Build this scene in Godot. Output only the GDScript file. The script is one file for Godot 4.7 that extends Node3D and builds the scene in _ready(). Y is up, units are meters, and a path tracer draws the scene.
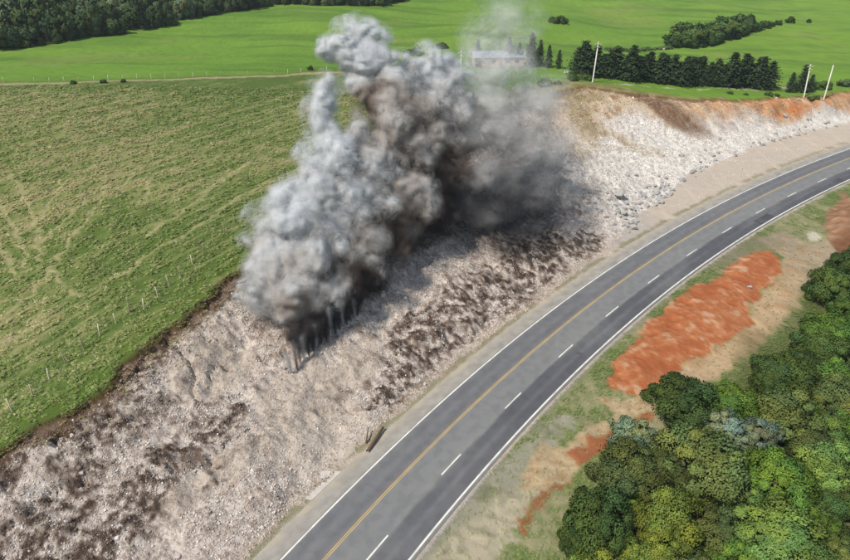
extends Node3D
# A blasted rock cut beside a curving country road, seen from a drone. World: x right, y up, z = -d (d = metres ahead of the camera's foot).

const SLOPE_D := 0.061163   # the whole hillside rises away from the camera
const SLOPE_X := -0.019931  # and falls gently to the right
const CAM_H := 59.0

var rng := RandomNumberGenerator.new()
var n1 := FastNoiseLite.new()
var n2 := FastNoiseLite.new()
var n3 := FastNoiseLite.new()
var used := {}
var labels_used := {}

# ------------------------------------------------------------------ naming
func numbered(called: String) -> String:
	if not used.has(called):
		used[called] = 0
		return called
	used[called] += 1
	return "%s_%03d" % [called, used[called]]

func tag(o: Node, label: String, category := "", group := "", kind := "") -> Node:
	o.set_meta("label", label)
	if category: o.set_meta("category", category)
	if group: o.set_meta("group", group)
	if kind: o.set_meta("kind", kind)
	return o

func thing(called: String, label: String, category: String, at := Vector3.ZERO, turn := 0.0, group := "") -> Node3D:
	var o := Node3D.new()
	o.name = numbered(called)
	add_child(o)
	o.position = at
	o.rotation.y = turn
	tag(o, label, category, group)
	return o

func put(called: String, mesh: Mesh, mat: Material, parent: Node = self) -> MeshInstance3D:
	var o := MeshInstance3D.new()
	o.name = numbered(called) if parent == self else called
	o.mesh = mesh
	if mat: o.material_override = mat
	parent.add_child(o, true)
	return o

const ORD := ["first", "second", "third", "fourth", "fifth", "sixth", "seventh", "eighth", "ninth", "tenth", "eleventh", "twelfth", "thirteenth", "fourteenth", "fifteenth", "sixteenth", "seventeenth", "eighteenth", "nineteenth", "twentieth", "twenty-first", "twenty-second", "twenty-third", "twenty-fourth", "twenty-fifth", "twenty-sixth", "twenty-seventh", "twenty-eighth", "twenty-ninth", "thirtieth"]

# ------------------------------------------------------------------ materials
func rgb(r: float, g: float, b: float) -> Color:
	return Color(r / 255.0, g / 255.0, b / 255.0)

func noise_tex(size: int, freq: float, kind: int, octaves: int, ramp: Array, seed_: int, normal := false, bump := 4.0) -> NoiseTexture2D:
	var t := NoiseTexture2D.new()
	t.width = size
	t.height = size
	t.seamless = true
	t.seamless_blend_skirt = 0.15
	var n := FastNoiseLite.new()
	n.seed = seed_
	n.noise_type = kind
	n.frequency = freq
	n.fractal_type = FastNoiseLite.FRACTAL_FBM
	n.fractal_octaves = octaves
	if kind == FastNoiseLite.TYPE_CELLULAR:
		n.cellular_return_type = FastNoiseLite.RETURN_CELL_VALUE
		n.cellular_jitter = 1.0
	t.noise = n
	if normal:
		t.as_normal_map = true
		t.bump_strength = bump
	elif ramp.size():
		var g := Gradient.new()
		var off := PackedFloat32Array()
		var cols := PackedColorArray()
		for i in ramp.size():
			off.append(ramp[i][0])
			cols.append(ramp[i][1])
		g.offsets = off
		g.colors = cols
		t.color_ramp = g
	return t

func ground_mat(tex: Texture2D, scale: float, tex2: Texture2D, scale2: float, height: Texture2D, hs: float, rough := 0.95) -> StandardMaterial3D:
	var m := StandardMaterial3D.new()
	m.vertex_color_use_as_albedo = true
	m.vertex_color_is_srgb = true
	m.roughness = rough
	m.metallic_specular = 0.25
	m.albedo_texture = tex
	m.uv1_triplanar = true
	m.uv1_world_triplanar = true
	m.uv1_scale = Vector3.ONE / scale
	if tex2:
		m.detail_enabled = true
		m.detail_albedo = tex2
		m.detail_blend_mode = BaseMaterial3D.BLEND_MODE_MUL
		m.detail_uv_layer = BaseMaterial3D.DETAIL_UV_2
		m.uv2_triplanar = true
		m.uv2_world_triplanar = true
		m.uv2_scale = Vector3.ONE / scale2
	if height:
		m.heightmap_enabled = true
		m.heightmap_texture = height
		m.heightmap_scale = hs
	return m

func plain_mat(c: Color, rough := 0.9, vertex := false) -> StandardMaterial3D:
	var m := StandardMaterial3D.new()
	m.albedo_color = c
	m.roughness = rough
	m.metallic_specular = 0.3
	if vertex:
		m.vertex_color_use_as_albedo = true
		m.vertex_color_is_srgb = true
	return m

# ------------------------------------------------------------------ the road's curve
var rx := PackedFloat32Array()
var rd := PackedFloat32Array()
var rh := PackedFloat32Array()
const R0 := -90.0
const RN := 1080
const RS := 0.5
var hint := 200
var S_ := 0.0
var L_ := 0.0
var trail_ := 0.0

func build_curve() -> void:
	rx.resize(RN)
	rd.resize(RN)
	rh.resize(RN)
	for i in RN:
		var s := R0 + i * RS
		rh[i] = 0.977132 - 0.002887 * s + 0.0000035 * s * s
	var z := int(-R0 / RS)
	rx[z] = -8.488
	rd[z] = 46.976
	for i in range(z + 1, RN):
		rx[i] = rx[i - 1] + cos(rh[i - 1]) * RS
		rd[i] = rd[i - 1] + sin(rh[i - 1]) * RS
	for i in range(z - 1, -1, -1):
		rx[i] = rx[i + 1] - cos(rh[i]) * RS
		rd[i] = rd[i + 1] - sin(rh[i]) * RS

func road_sl(x: float, d: float) -> void:
	var i := hint
	var b := (rx[i] - x) * (rx[i] - x) + (rd[i] - d) * (rd[i] - d)
	var step := 32
	while step > 0:
		var moved := false
		if i + step < RN:
			var q := (rx[i + step] - x) * (rx[i + step] - x) + (rd[i + step] - d) * (rd[i + step] - d)
			if q < b:
				b = q
				i += step
				moved = true
		if not moved and i - step >= 0:
			var q2 := (rx[i - step] - x) * (rx[i - step] - x) + (rd[i - step] - d) * (rd[i - step] - d)
			if q2 < b:
				b = q2
				i -= step
				moved = true
		if not moved:
			step = step >> 1 if step > 1 else 0
	hint = i
	var ex := x - rx[i]
	var ed := d - rd[i]
	var c := cos(rh[i])
	var n := sin(rh[i])
	S_ = R0 + i * RS + ex * c + ed * n
	L_ = -ex * n + ed * c

func road_point(s: float, l: float, up := 0.0) -> Vector3:
	var f := clampf((s - R0) / RS, 0.0, RN - 1.01)
	var i := int(f)
	var k := f - i
	var x := lerpf(rx[i], rx[i + 1], k) - sin(rh[i]) * l
	var d := lerpf(rd[i], rd[i + 1], k) + cos(rh[i]) * l
	return Vector3(x, SLOPE_D * d + SLOPE_X * x + up, -d)

func lut(xs: PackedFloat32Array, ys: PackedFloat32Array, v: float) -> float:
	var n := xs.size()
	if v <= xs[0]: return ys[0]
	for i in range(1, n):
		if v < xs[i]:
			return lerpf(ys[i - 1], ys[i], (v - xs[i - 1]) / (xs[i] - xs[i - 1]))
	return ys[n - 1]

# ------------------------------------------------------------------ the upland: a smooth surface through surveyed heights (x, d, height over the hillside plane)
const SURVEY := [
	[-49.4, 48.6, 5.7], [-41.7, 55.9, 6.3], [-37.9, 60.3, 6.8], [-32.4, 72.9, 7.8], [-26.4, 87.5, 9.0], [-22.3, 98.9, 9.5], [-17.3, 112.1, 10.0], [-5.2, 131.8, 10.5],
	[10.8, 156.1, 10.5], [30.1, 172.4, 10.5], [45.2, 182.1, 11.0], [58.6, 179.8, 9.5], [75.2, 179.7, 8.5], [94.0, 184.5, 7.5], [123.4, 191.0, 6.2], [165.0, 215.0, 5.5],
	[-114.3, 178.7, 9.0], [-76.9, 186.6, 9.0], [-23.7, 198.5, 9.0], [-94.7, 143.4, 9.0], [-62.1, 145.4, 9.0], [-60.5, 80.1, 6.5], [-76.4, 109.6, 8.0], [-49.0, 108.6, 9.0],
	[-155.1, 248.6, 2.0], [-133.3, 282.3, 1.0], [-109.2, 339.0, 0.0], [-77.4, 375.4, 0.0], [-39.0, 364.7, 0.0], [-91.8, 225.9, 5.0], [-48.5, 266.3, 4.0], [9.2, 249.9, 5.0],
	[23.5, 210.8, 9.0], [73.5, 288.1, 2.0], [105.0, 423.0, -2.0], [100.3, 246.9, 4.0], [124.4, 288.2, 1.0], [161.1, 256.4, 3.0], [261.3, 432.5, -2.0], [133.3, 208.4, 6.0],
	[-300.0, 420.0, 3.0], [-120.0, 520.0, 0.0], [60.0, 600.0, -3.0], [350.0, 600.0, -3.0], [-350.0, 200.0, 6.0], [-200.0, 60.0, 5.0], [320.0, 240.0, 3.0], [-400.0, 700.0, 0.0], [0.0, 900.0, -4.0], [450.0, 900.0, -4.0]]
var sv_x := PackedFloat32Array()
var sv_d := PackedFloat32Array()
var sv_w := PackedFloat32Array()
var sv_a := Vector3.ZERO

func solve_survey() -> void:
	var n := SURVEY.size()
	var m := []
	for i in n + 3:
		var row := PackedFloat64Array()
		row.resize(n + 4)
		m.append(row)
	for i in n:
		sv_x.append(SURVEY[i][0] / 100.0)
		sv_d.append(SURVEY[i][1] / 100.0)
	for i in n:
		for j in n:
			var q := (sv_x[i] - sv_x[j]) ** 2 + (sv_d[i] - sv_d[j]) ** 2
			m[i][j] = q * log(q) if q > 1e-9 else 0.003
		m[i][n] = 1.0
		m[i][n + 1] = sv_x[i]
		m[i][n + 2] = sv_d[i]
		m[n][i] = 1.0
		m[n + 1][i] = sv_x[i]
		m[n + 2][i] = sv_d[i]
		m[i][n + 3] = SURVEY[i][2]
	var k := n + 3
	for c in k:
		var p: int = c
		for r in range(c + 1, k):
			if absf(m[r][c]) > absf(m[p][c]): p = r
		var t = m[c]
		m[c] = m[p]
		m[p] = t
		for r in range(c + 1, k):
			var f: float = m[r][c] / m[c][c]
			if f != 0.0:
				for j in range(c, k + 1):
					m[r][j] -= f * m[c][j]
	var w := PackedFloat64Array()
	w.resize(k)
	for c in range(k - 1, -1, -1):
		var v: float = m[c][k]
		for j in range(c + 1, k):
			v -= m[c][j] * w[j]
		w[c] = v / m[c][c]
	for i in n: sv_w.append(w[i])
	sv_a = Vector3(w[n], w[n + 1], w[n + 2])

func upland(x: float, d: float) -> float:
	var px := clampf(x, -450.0, 500.0) / 100.0
	var pd := clampf(d, 20.0, 950.0) / 100.0
	var v := sv_a.x + sv_a.y * px + sv_a.z * pd
	for i in sv_w.size():
		var a := px - sv_x[i]
		var b := pd - sv_d[i]
		var q := a * a + b * b
		if q > 1e-9:
			v += sv_w[i] * q * log(q)
	return clampf(v, -9.0, 14.0)

# ------------------------------------------------------------------ outlines of the ground's patches, in metres (x, d)
func V(x: float, d: float) -> Vector2:
	return Vector2(x, d)

var ORANGE := [V(25.3,73.4), V(28.2,77.9), V(31.5,81.2), V(35.0,86.3), V(38.8,90.1), V(45.6,97.2), V(52.0,100.7), V(55.6,105.4), V(61.8,109.8), V(65.4,110.9), V(65.6,108.1), V(64.0,103.3), V(61.0,99.3), V(57.4,97.1), V(55.2,94.0), V(54.2,93.9), V(52.0,88.6), V(49.3,85.8), V(45.7,83.2), V(42.9,79.9), V(40.4,78.2), V(37.7,77.4), V(35.0,75.1), V(33.2,72.9), V(31.6,70.2), V(29.6,69.5), V(26.8,70.4), V(24.8,71.7)]
var SAND_A := [V(31.8,70.6), V(35.4,75.9), V(43.3,80.7), V(52.6,89.5), V(54.7,94.4), V(62.7,100.9), V(66.6,109.2), V(64.4,115.6), V(71.7,120.1), V(74.3,114.7), V(81.1,117.6), V(83.6,116.4), V(78.0,108.4), V(72.3,105.8), V(66.4,98.9), V(62.6,93.6), V(56.6,87.8), V(51.6,82.5), V(46.4,78.4), V(40.0,73.2), V(36.1,72.4)]
var STRIP := [V(16.9,59.3), V(20.4,61.7), V(24.4,63.9), V(27.8,66.2), V(30.5,67.6), V(30.0,65.9), V(25.9,62.7), V(22.8,60.8), V(19.5,57.4), V(18.3,56.8)]
var SAND_B := [V(13.8,60.6), V(16.6,60.4), V(19.6,62.9), V(24.3,66.2), V(22.8,68.8), V(29.3,69.9), V(31.3,68.6), V(30.3,66.9), V(27.6,65.5), V(20.2,60.8), V(18.3,56.8), V(16.5,55.0), V(14.3,53.9), V(11.8,53.4), V(10.7,54.3)]
var SAND_C := [V(0.3,44.4), V(5.6,49.9), V(11.1,54.4), V(13.1,58.3), V(15.7,59.9), V(18.0,57.9), V(14.8,54.5), V(11.7,51.3), V(8.6,48.3), V(6.9,44.5)]
var GREY_VERGE := [V(-1.3,44.7), V(2.4,49.4), V(7.1,55.6), V(13.6,61.9), V(19.8,69.0), V(21.4,68.4), V(16.9,62.5), V(13.1,58.2), V(10.2,53.8), V(5.6,49.8), V(1.3,44.7)]
var RUST := [V(9.7,49.0), V(13.0,52.6), V(15.6,55.0), V(17.4,56.4), V(15.4,54.0), V(12.8,51.3), V(10.6,48.4)]
var BROWN := [V(95.0,139.1), V(94.7,136.4), V(99.9,134.0), V(92.6,115.3), V(82.8,105.4), V(77.8,106.3), V(79.1,112.8), V(80.5,119.0), V(82.8,124.5), V(88.4,131.0)]
var WHITE_PATCH := [V(75.8,118.2), V(77.3,119.2), V(78.4,118.9), V(78.8,117.3), V(76.2,115.2), V(74.9,115.1)]
var APRON := [V(-13.1,51.4), V(-9.8,53.1), V(-10.3,50.7), V(-12.5,49.3)]
var TRAILS := [
	[V(-57.6,75.7), V(-56.6,81.6), V(-56.9,91.2), V(-57.3,102.6), V(-57.9,107.8), V(-60.3,117.9), V(-61.0,124.4)], [V(-54.7,70.5), V(-53.4,72.7), V(-52.7,76.6)],
	[V(-45.1,84.7), V(-41.6,92.8), V(-38.9,95.6), V(-35.9,102.2)], [V(-45.4,95.9), V(-41.7,104.5), V(-38.6,114.3), V(-35.0,125.7)], [V(-76.4,109.7), V(-68.7,99.7), V(-63.0,92.0), V(-60.6,87.0)],
	[V(-80.8,121.7), V(-72.5,111.3), V(-62.9,96.4), V(-59.7,90.0)], [V(-68.6,95.6), V(-64.2,89.9), V(-61.8,86.0)], [V(-65.6,102.2), V(-68.7,115.9)], [V(-61.8,95.3), V(-60.8,109.0)],
	[V(-56.6,113.5), V(-56.5,121.3)], [V(-49.9,106.8), V(-51.7,116.7)], [V(-38.1,98.5), V(-33.6,108.8), V(-28.5,116.3)], [V(-57.0,87.1), V(-49.3,80.9)]]
# dark soil turned up in the rubble: x, d, radius along the cut, radius across, strength
const SOIL := [[-6.4, 66.8, 3.2, 0.9, 1.2], [-4.4, 69.6, 3.8, 0.9, 1.2], [-2.6, 68.4, 3.0, 0.7, 1.1], [1.4, 81.9, 8.0, 4.4, 0.85], [6.4, 88.6, 7.0, 4.4, 0.8], [-1.2, 76.0, 6.0, 3.0, 1.0], [6.0, 85.0, 8.0, 2.2, 0.85], [20.4, 104.0, 9.0, 4.2, 1.1], [30.2, 110.1, 7.0, 2.2, 1.0], [12.6, 97.9, 6.0, 3.6, 0.7], [26.0, 106.5, 6.0, 2.6, 0.8], [14.0, 92.0, 6.0, 2.6, 0.75],
	[-38.8, 46.2, 8.0, 3.0, 1.0], [-36.6, 52.7, 7.0, 2.0, 0.75], [-43.1, 52.6, 7.0, 1.6, 1.1], [-32.3, 59.4, 6.0, 1.8, 0.6], [-24.5, 60.0, 5.0, 1.2, 0.6], [-36.8, 58.4, 6.0, 1.6, 0.95], [-34.4, 65.6, 6.0, 1.5, 0.95], [-30.6, 74.0, 6.0, 1.3, 0.85], [-26.5, 82.0, 6.0, 1.3, 0.8], [-30.0, 48.0, 5.0, 1.8, 0.8], [-34.0, 43.5, 6.0, 2.6, 0.9], [-28.5, 54.5, 6.0, 1.1, 0.6], [-22.0, 52.0, 4.0, 1.0, 0.5]]
# fissures where the rock has opened: lines in metres
var CRACKS := [[V(-31.1,68.9), V(-29.9,67.2), V(-29.5,65.1), V(-28.1,63.4)], [V(-22.5,71.6), V(-20.9,70.7), V(-19.5,71.6), V(-19.0,73.0)], [V(-36.0,62.8), V(-34.7,65.2), V(-34.7,68.3), V(-32.7,70.6)], [V(-27.1,66.6), V(-26.7,68.5), V(-25.7,68.9)], [V(-9.3,65.3), V(-6.7,66.6), V(-3.8,68.2), V(-1.9,70.3)], [V(-41.0,53.8), V(-38.5,56.2), V(-35.9,58.3), V(-32.4,59.5)], [V(-42.5,44.6), V(-40.3,46.6), V(-38.4,49.2), V(-36.7,50.9)], [V(-28.3,52.0), V(-25.2,54.2), V(-23.0,56.6), V(-20.5,59.2)], [V(4.3,80.3), V(7.8,82.2), V(10.6,86.5)]]
# smooth pale spoil, crushed fine
const SMOOTH := [[-12.5, 60.5, 8.0, 5.0], [-20.0, 56.0, 6.0, 3.0], [-17.0, 66.0, 7.0, 4.0], [-9.0, 73.0, 5.0, 2.6], [-27.0, 67.5, 7.0, 3.4], [-24.0, 51.5, 5.0, 2.2]]

func inside(poly: Array, x: float, d: float) -> float:   # signed distance in metres, positive inside
	var best := 1e9
	var odd := false
	var n := poly.size()
	var a: Vector2 = poly[n - 1]
	for i in n:
		var b: Vector2 = poly[i]
		var ex := b.x - a.x
		var ey := b.y - a.y
		var k := clampf(((x - a.x) * ex + (d - a.y) * ey) / (ex * ex + ey * ey), 0.0, 1.0)
		var qx := x - a.x - ex * k
		var qy := d - a.y - ey * k
		best = minf(best, qx * qx + qy * qy)
		if (a.y > d) != (b.y > d) and x < a.x + ex * (d - a.y) / ey:
			odd = not odd
		a = b
	return sqrt(best) if odd else -sqrt(best)

func near_line(line: Array, x: float, d: float) -> float:
	var best := 1e9
	for i in line.size() - 1:
		var a: Vector2 = line[i]
		var b: Vector2 = line[i + 1]
		var e := b - a
		var k := clampf(((x - a.x) * e.x + (d - a.y) * e.y) / e.length_squared(), 0.0, 1.0)
		best = minf(best, Vector2(x - a.x - e.x * k, d - a.y - e.y * k).length_squared())
	return sqrt(best)

# ------------------------------------------------------------------ the ground: height, colour and kind at a place
var E_S := PackedFloat32Array([-60, -19.5, -14.6, -10.2, -4.9, 1.4, 7.4, 14.4, 21.3, 31.6, 43.6, 63.7, 88.8, 111, 126.9, 135.1, 147.5, 164.5, 191.6, 260])
var E_L := PackedFloat32Array([38, 35.4, 34, 32.7, 31.9, 33.8, 34.5, 36.8, 38.2, 42.1, 46.7, 51, 57.2, 56.9, 55.1, 45.2, 35.5, 29.1, 23.0, 20])
var E_R := PackedFloat32Array([5.5, 5.7, 6, 6.3, 6.8, 7.3, 7.8, 8.4, 9, 9.5, 10, 10.5, 10.5, 10.5, 11, 9.5, 8.5, 7.5, 6.2, 5.8])
var T_S := PackedFloat32Array([60, 82, 92, 105, 126, 154, 192, 260])
var T_L := PackedFloat32Array([6.7, 8.5, 11.3, 12.6, 17.0, 17.5, 15.5, 13])
const FIELD := 0
const PASTURE := 1
const RUBBLE := 2
const GRAVEL := 3
const VERGE := 4
const SOILHEAP := 5
const BROWNHEAP := 6
var r_ := 0.0
var zone_ := 0
var col_ := Color.WHITE
var bank_t := 0.0
var smooth_ := 0.0

func track_d(x: float) -> float:
	if x < -77.0: return 186.6 + (x + 77.0) * 0.212
	return 186.6 + (x + 77.0) * 0.223

func ground(x: float, d: float, want_color := true) -> void:
	road_sl(x, d)
	var s := S_
	var l := L_
	var a := n1.get_noise_2d(x, d)              # fbm, about 12 m
	var b := n2.get_noise_2d(x, d)              # fbm, about 2.5 m
	var c := 0.0
	if l > 6.05 and s < 330.0 and d < 480.0 or l > 6.05 and s >= 330.0 and l < 20.0 or l > 60.0:
		var le := lut(E_S, E_L, s) + a * 1.6 + b * 1.3
		if l >= le:
			r_ = upland(x, d)
			var lip := smoothstep(0.0, 1.6, l - le)
			r_ += (1.0 - lip) * -0.35 + b * 0.12 + a * 0.25
			var td := track_d(x)
			if d > td - 1.0 or x > 8.0 and d > 150.0:
				zone_ = PASTURE
				r_ += n3.get_noise_2d(x * 0.03, d * 0.03) * 0.8 + n1.get_noise_2d(x * 0.16 + 33.0, d * 0.16) * 3.4 * smoothstep(205.0, 270.0, d)
				if want_color: pasture_color(x, d, td, a, b, l - le)
			else:
				zone_ = FIELD
				if want_color: field_color(x, d, s, l, a, b, l - le)
			return
		var lt := lut(T_S, T_L, s) + b * 0.9 + a * 1.2 * smoothstep(70.0, 100.0, s)
		lt = maxf(lt, 6.2 + b * 0.5)
		var re := lut(E_S, E_R, s)
		if l < lt:
			zone_ = GRAVEL
			r_ = -0.06 + (l - 6.0) * 0.035 + b * 0.05
			if want_color: gravel_color(x, d, s, l, a, b)
			return
		var t := clampf((l - lt) / maxf(le - lt, 1.0), 0.0, 1.0)
		bank_t = t
		zone_ = RUBBLE
		var steep := smoothstep(85.0, 125.0, s)
		var heap := 0.16 * smoothstep(0.0, 0.25, t) + 0.34 * smoothstep(0.15, 0.62, t) + 0.42 * smoothstep(0.6, 1.0, t)
		var face := 0.12 * smoothstep(0.0, 0.3, t) + 0.82 * smoothstep(0.18, 0.92, t)
		var p := lerpf(heap, face, steep)
		c = n3.get_noise_2d(x, d)
		var rough := smoothstep(0.0, 0.12, t) * (1.0 - 0.7 * smoothstep(0.85, 1.0, t))
		r_ = 0.05 + (l - 6.0) * 0.03 * (1.0 - t) + p * (re - 0.3) + rough * (a * 1.7 * (1.0 - 0.5 * steep) + (0.35 - absf(b)) * 0.6 + c * 0.3 + absf(n3.get_noise_2d(x * 2.3, d * 2.3)) * 0.13)
		var q := t * 7.0 + a * 2.2 + b * 0.5
		var fr := q - floorf(q)
		r_ += (smoothstep(0.5, 1.0, fr) - fr) * 0.6 * rough * smoothstep(-0.25, 0.2, n1.get_noise_2d(x * 0.7 + 200.0, d * 0.7))
		for cr in CRACKS:
			if absf(cr[0].x - x) < 14.0 and absf(cr[0].y - d) < 14.0:
				var qd: float = near_line(cr, x + b * 1.6, d + c * 1.2) / 0.25
				if qd < 2.5: r_ -= 0.8 * exp(-qd * qd)
		if want_color: rubble_color(x, d, s, l, t, a, b, c, steep)
		return
	if l > -7.9 and l <= 6.05 or l > 0.0:
		r_ = -0.07
		zone_ = GRAVEL
		if want_color: gravel_color(x, d, s, l, a, b)
		return
	# the lower side of the road
	zone_ = VERGE
	r_ = -0.07 - 2.4 * smoothstep(13.0, 38.0, -l) + (b * 0.25 + a * 0.4) * smoothstep(8.0, 13.0, -l)
	var wx := x + b * 0.8 + a * 0.7
	var wd := d + a * 1.1 - b * 0.7
	var o := -9.0
	var br := -9.0
	if d < 150.0 and -l < 60.0:
		if x > 20.0 and x < 70.0 and d > 66.0 and d < 114.0: o = inside(ORANGE, wx, wd)
		if x > 74.0 and x < 104.0 and d > 102.0 and d < 142.0: br = inside(BROWN, wx, wd)
		if o > 0.0:
			zone_ = SOILHEAP
			c = n3.get_noise_2d(x, d)
			r_ += 0.6 * smoothstep(0.0, 3.5, o) + (c * 0.08 + (0.3 - absf(b)) * 0.10 + n3.get_noise_2d(x * 2.4, d * 2.4) * 0.05) * smoothstep(0.0, 1.5, o)
		if br > 0.0:
			zone_ = BROWNHEAP
			c = n3.get_noise_2d(x, d)
			r_ += 1.8 * smoothstep(0.0, 4.0, br) + (c * 0.3 + (0.3 - absf(b)) * 0.45) * smoothstep(0.0, 1.5, br)
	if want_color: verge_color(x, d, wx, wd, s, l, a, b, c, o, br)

func field_color(x: float, d: float, s: float, l: float, a: float, b: float, over: float) -> void:
	var g := n1.get_noise_2d(x * 0.35 + 300.0, d * 0.35)
	var rows := n3.get_noise_2d(s * 0.06 + 50.0, l * 0.62)
	var fine := n3.get_noise_2d(x * 1.3, d * 1.3 + 70.0)
	var low := smoothstep(-75.0, -35.0, x) * smoothstep(120.0, 70.0, d)
	var dry := 0.40 + g * 0.36 + rows * 0.5 + b * 0.35 + fine * 0.25 - low * 0.28 + 0.30 * exp(-((x + 62.0) ** 2 / 700.0 + (d - 132.0) ** 2 / 500.0)) - 0.25 * smoothstep(165.0, 180.0, d)
	col_ = rgb(98, 119, 62).lerp(rgb(131, 144, 88), clampf(dry * 1.6, 0.0, 1.0)).lerp(rgb(172, 160, 122), clampf(dry * 1.7 - 0.62, 0.0, 0.85))
	trail_ = 0.0
	var fu := absf(fposmod(l / 2.5 + a * 0.3, 1.0) - 0.5)
	var fmask := smoothstep(0.0, 0.25, n1.get_noise_2d(s * 0.5 + 11.0, l * 0.4) + 0.2) * smoothstep(150.0, 90.0, s) * smoothstep(130.0, 70.0, l)
	if fu < 0.14:
		trail_ = fmask * 0.5
		col_ = col_.lerp(rgb(178, 172, 130), (0.7 - fu * 4.0) * fmask * clampf(0.9 + fine, 0.1, 1.0))
	for line in TRAILS:
		if absf(line[0].x - x) < 30.0 and absf(line[0].y - d) < 40.0:
			var q: float = near_line(line, x + b * 1.1, d + a * 1.6)
			if q < 0.55:
				trail_ = maxf(trail_, 0.9 - q * 1.6)
				col_ = col_.lerp(rgb(188, 178, 140), (0.95 - 1.2 * q) * clampf(0.95 + fine * 1.2, 0.1, 1.0))
	col_ = col_.lerp(rgb(84, 66, 46), smoothstep(1.3, 0.2, over + b * 0.6) * 0.85)
	col_ = col_.lerp(rgb(96, 120, 52), 0.5 * smoothstep(0.8, 2.0, over) * smoothstep(6.0, 3.0, over))

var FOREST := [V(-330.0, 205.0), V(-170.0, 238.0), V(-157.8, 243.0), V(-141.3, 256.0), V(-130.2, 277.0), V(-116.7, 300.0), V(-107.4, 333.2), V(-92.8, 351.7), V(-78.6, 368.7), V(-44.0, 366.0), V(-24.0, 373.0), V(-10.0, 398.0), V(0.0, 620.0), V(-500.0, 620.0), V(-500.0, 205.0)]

func pasture_color(x: float, d: float, td: float, a: float, b: float, over: float) -> void:
	var g := n1.get_noise_2d(x * 0.10 + 300.0, d * 0.10)
	var h := n1.get_noise_2d(x * 0.3, d * 0.55 + 900.0)
	col_ = rgb(112, 151, 60).lerp(rgb(127, 161, 65), clampf(0.5 + g * 0.9, 0.0, 1.0)).lerp(rgb(96, 134, 56), clampf(h * 1.2, 0.0, 0.6))
	var terrace := n1.get_noise_2d(x * 0.10 + 40.0, d * 0.9 + x * 0.1)
	col_ = col_.lerp(rgb(122, 146, 66), clampf(b * 0.5 + a * 0.5, 0.0, 0.4)).lerp(rgb(80, 112, 50), smoothstep(0.12, 0.4, terrace) * 0.45).lerp(rgb(134, 148, 84), smoothstep(0.25, 0.5, n1.get_noise_2d(x * 0.2 + 900.0, d * 0.3)) * 0.5)
	col_ = col_.lerp(rgb(78, 106, 48), smoothstep(0.62, 0.9, rng.randf()) * 0.25)
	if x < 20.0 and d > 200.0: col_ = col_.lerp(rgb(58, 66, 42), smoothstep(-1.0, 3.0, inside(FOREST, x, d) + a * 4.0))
	if x < -12.0:
		var q := absf(d - td)
		col_ = col_.lerp(rgb(104, 116, 62), smoothstep(5.0, 1.5, q + b) * 0.7)
		col_ = col_.lerp(rgb(172, 160, 136), smoothstep(1.5, 0.7, q + b * 0.5) * 0.9)
	elif over < 16.0 and x < 84.0:
		var wide := lerpf(13.0, 4.0, smoothstep(46.0, 76.0, x))
		col_ = col_.lerp(rgb(158, 142, 110).lerp(rgb(122, 120, 76), clampf(0.5 + b * 1.5, 0.0, 1.0)), smoothstep(wide, wide * 0.4, over + a * 5.0) * 0.9)
	if x > 50.0 and x < 118.0 and d > 188.0 and d < 206.0:   # bare strip of pale earth under the conifers
		var e := absf(over - 11.0 - 2.0 * a)
		col_ = col_.lerp(rgb(186, 180, 168), smoothstep(1.3, 0.5, e) * clampf(0.7 + b * 2.0, 0.0, 1.0))
	col_ = col_.lerp(rgb(108, 84, 60), smoothstep(1.1, 0.2, over + b * 0.6) * 0.8)

func gravel_color(x: float, d: float, s: float, l: float, a: float, b: float) -> void:
	var f := n3.get_noise_2d(x * 1.1 + 40.0, d * 1.1)
	col_ = rgb(206, 194, 182).lerp(rgb(194, 188, 182), clampf(0.5 + a * 1.2, 0.0, 1.0)).lerp(rgb(172, 162, 152), clampf(f * 0.8 + b * 0.4, 0.0, 0.6))
	if s > 95.0: col_ = col_.lerp(rgb(216, 202, 186), 0.5)
	if l > 0.0:
		var strip := smoothstep(0.75, 0.2, absf(l - 6.55 - b * 0.5)) * smoothstep(-0.45, 0.0, b + a * 0.6 + 0.1)
		col_ = col_.lerp(rgb(128, 126, 90), strip * 0.6)

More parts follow.
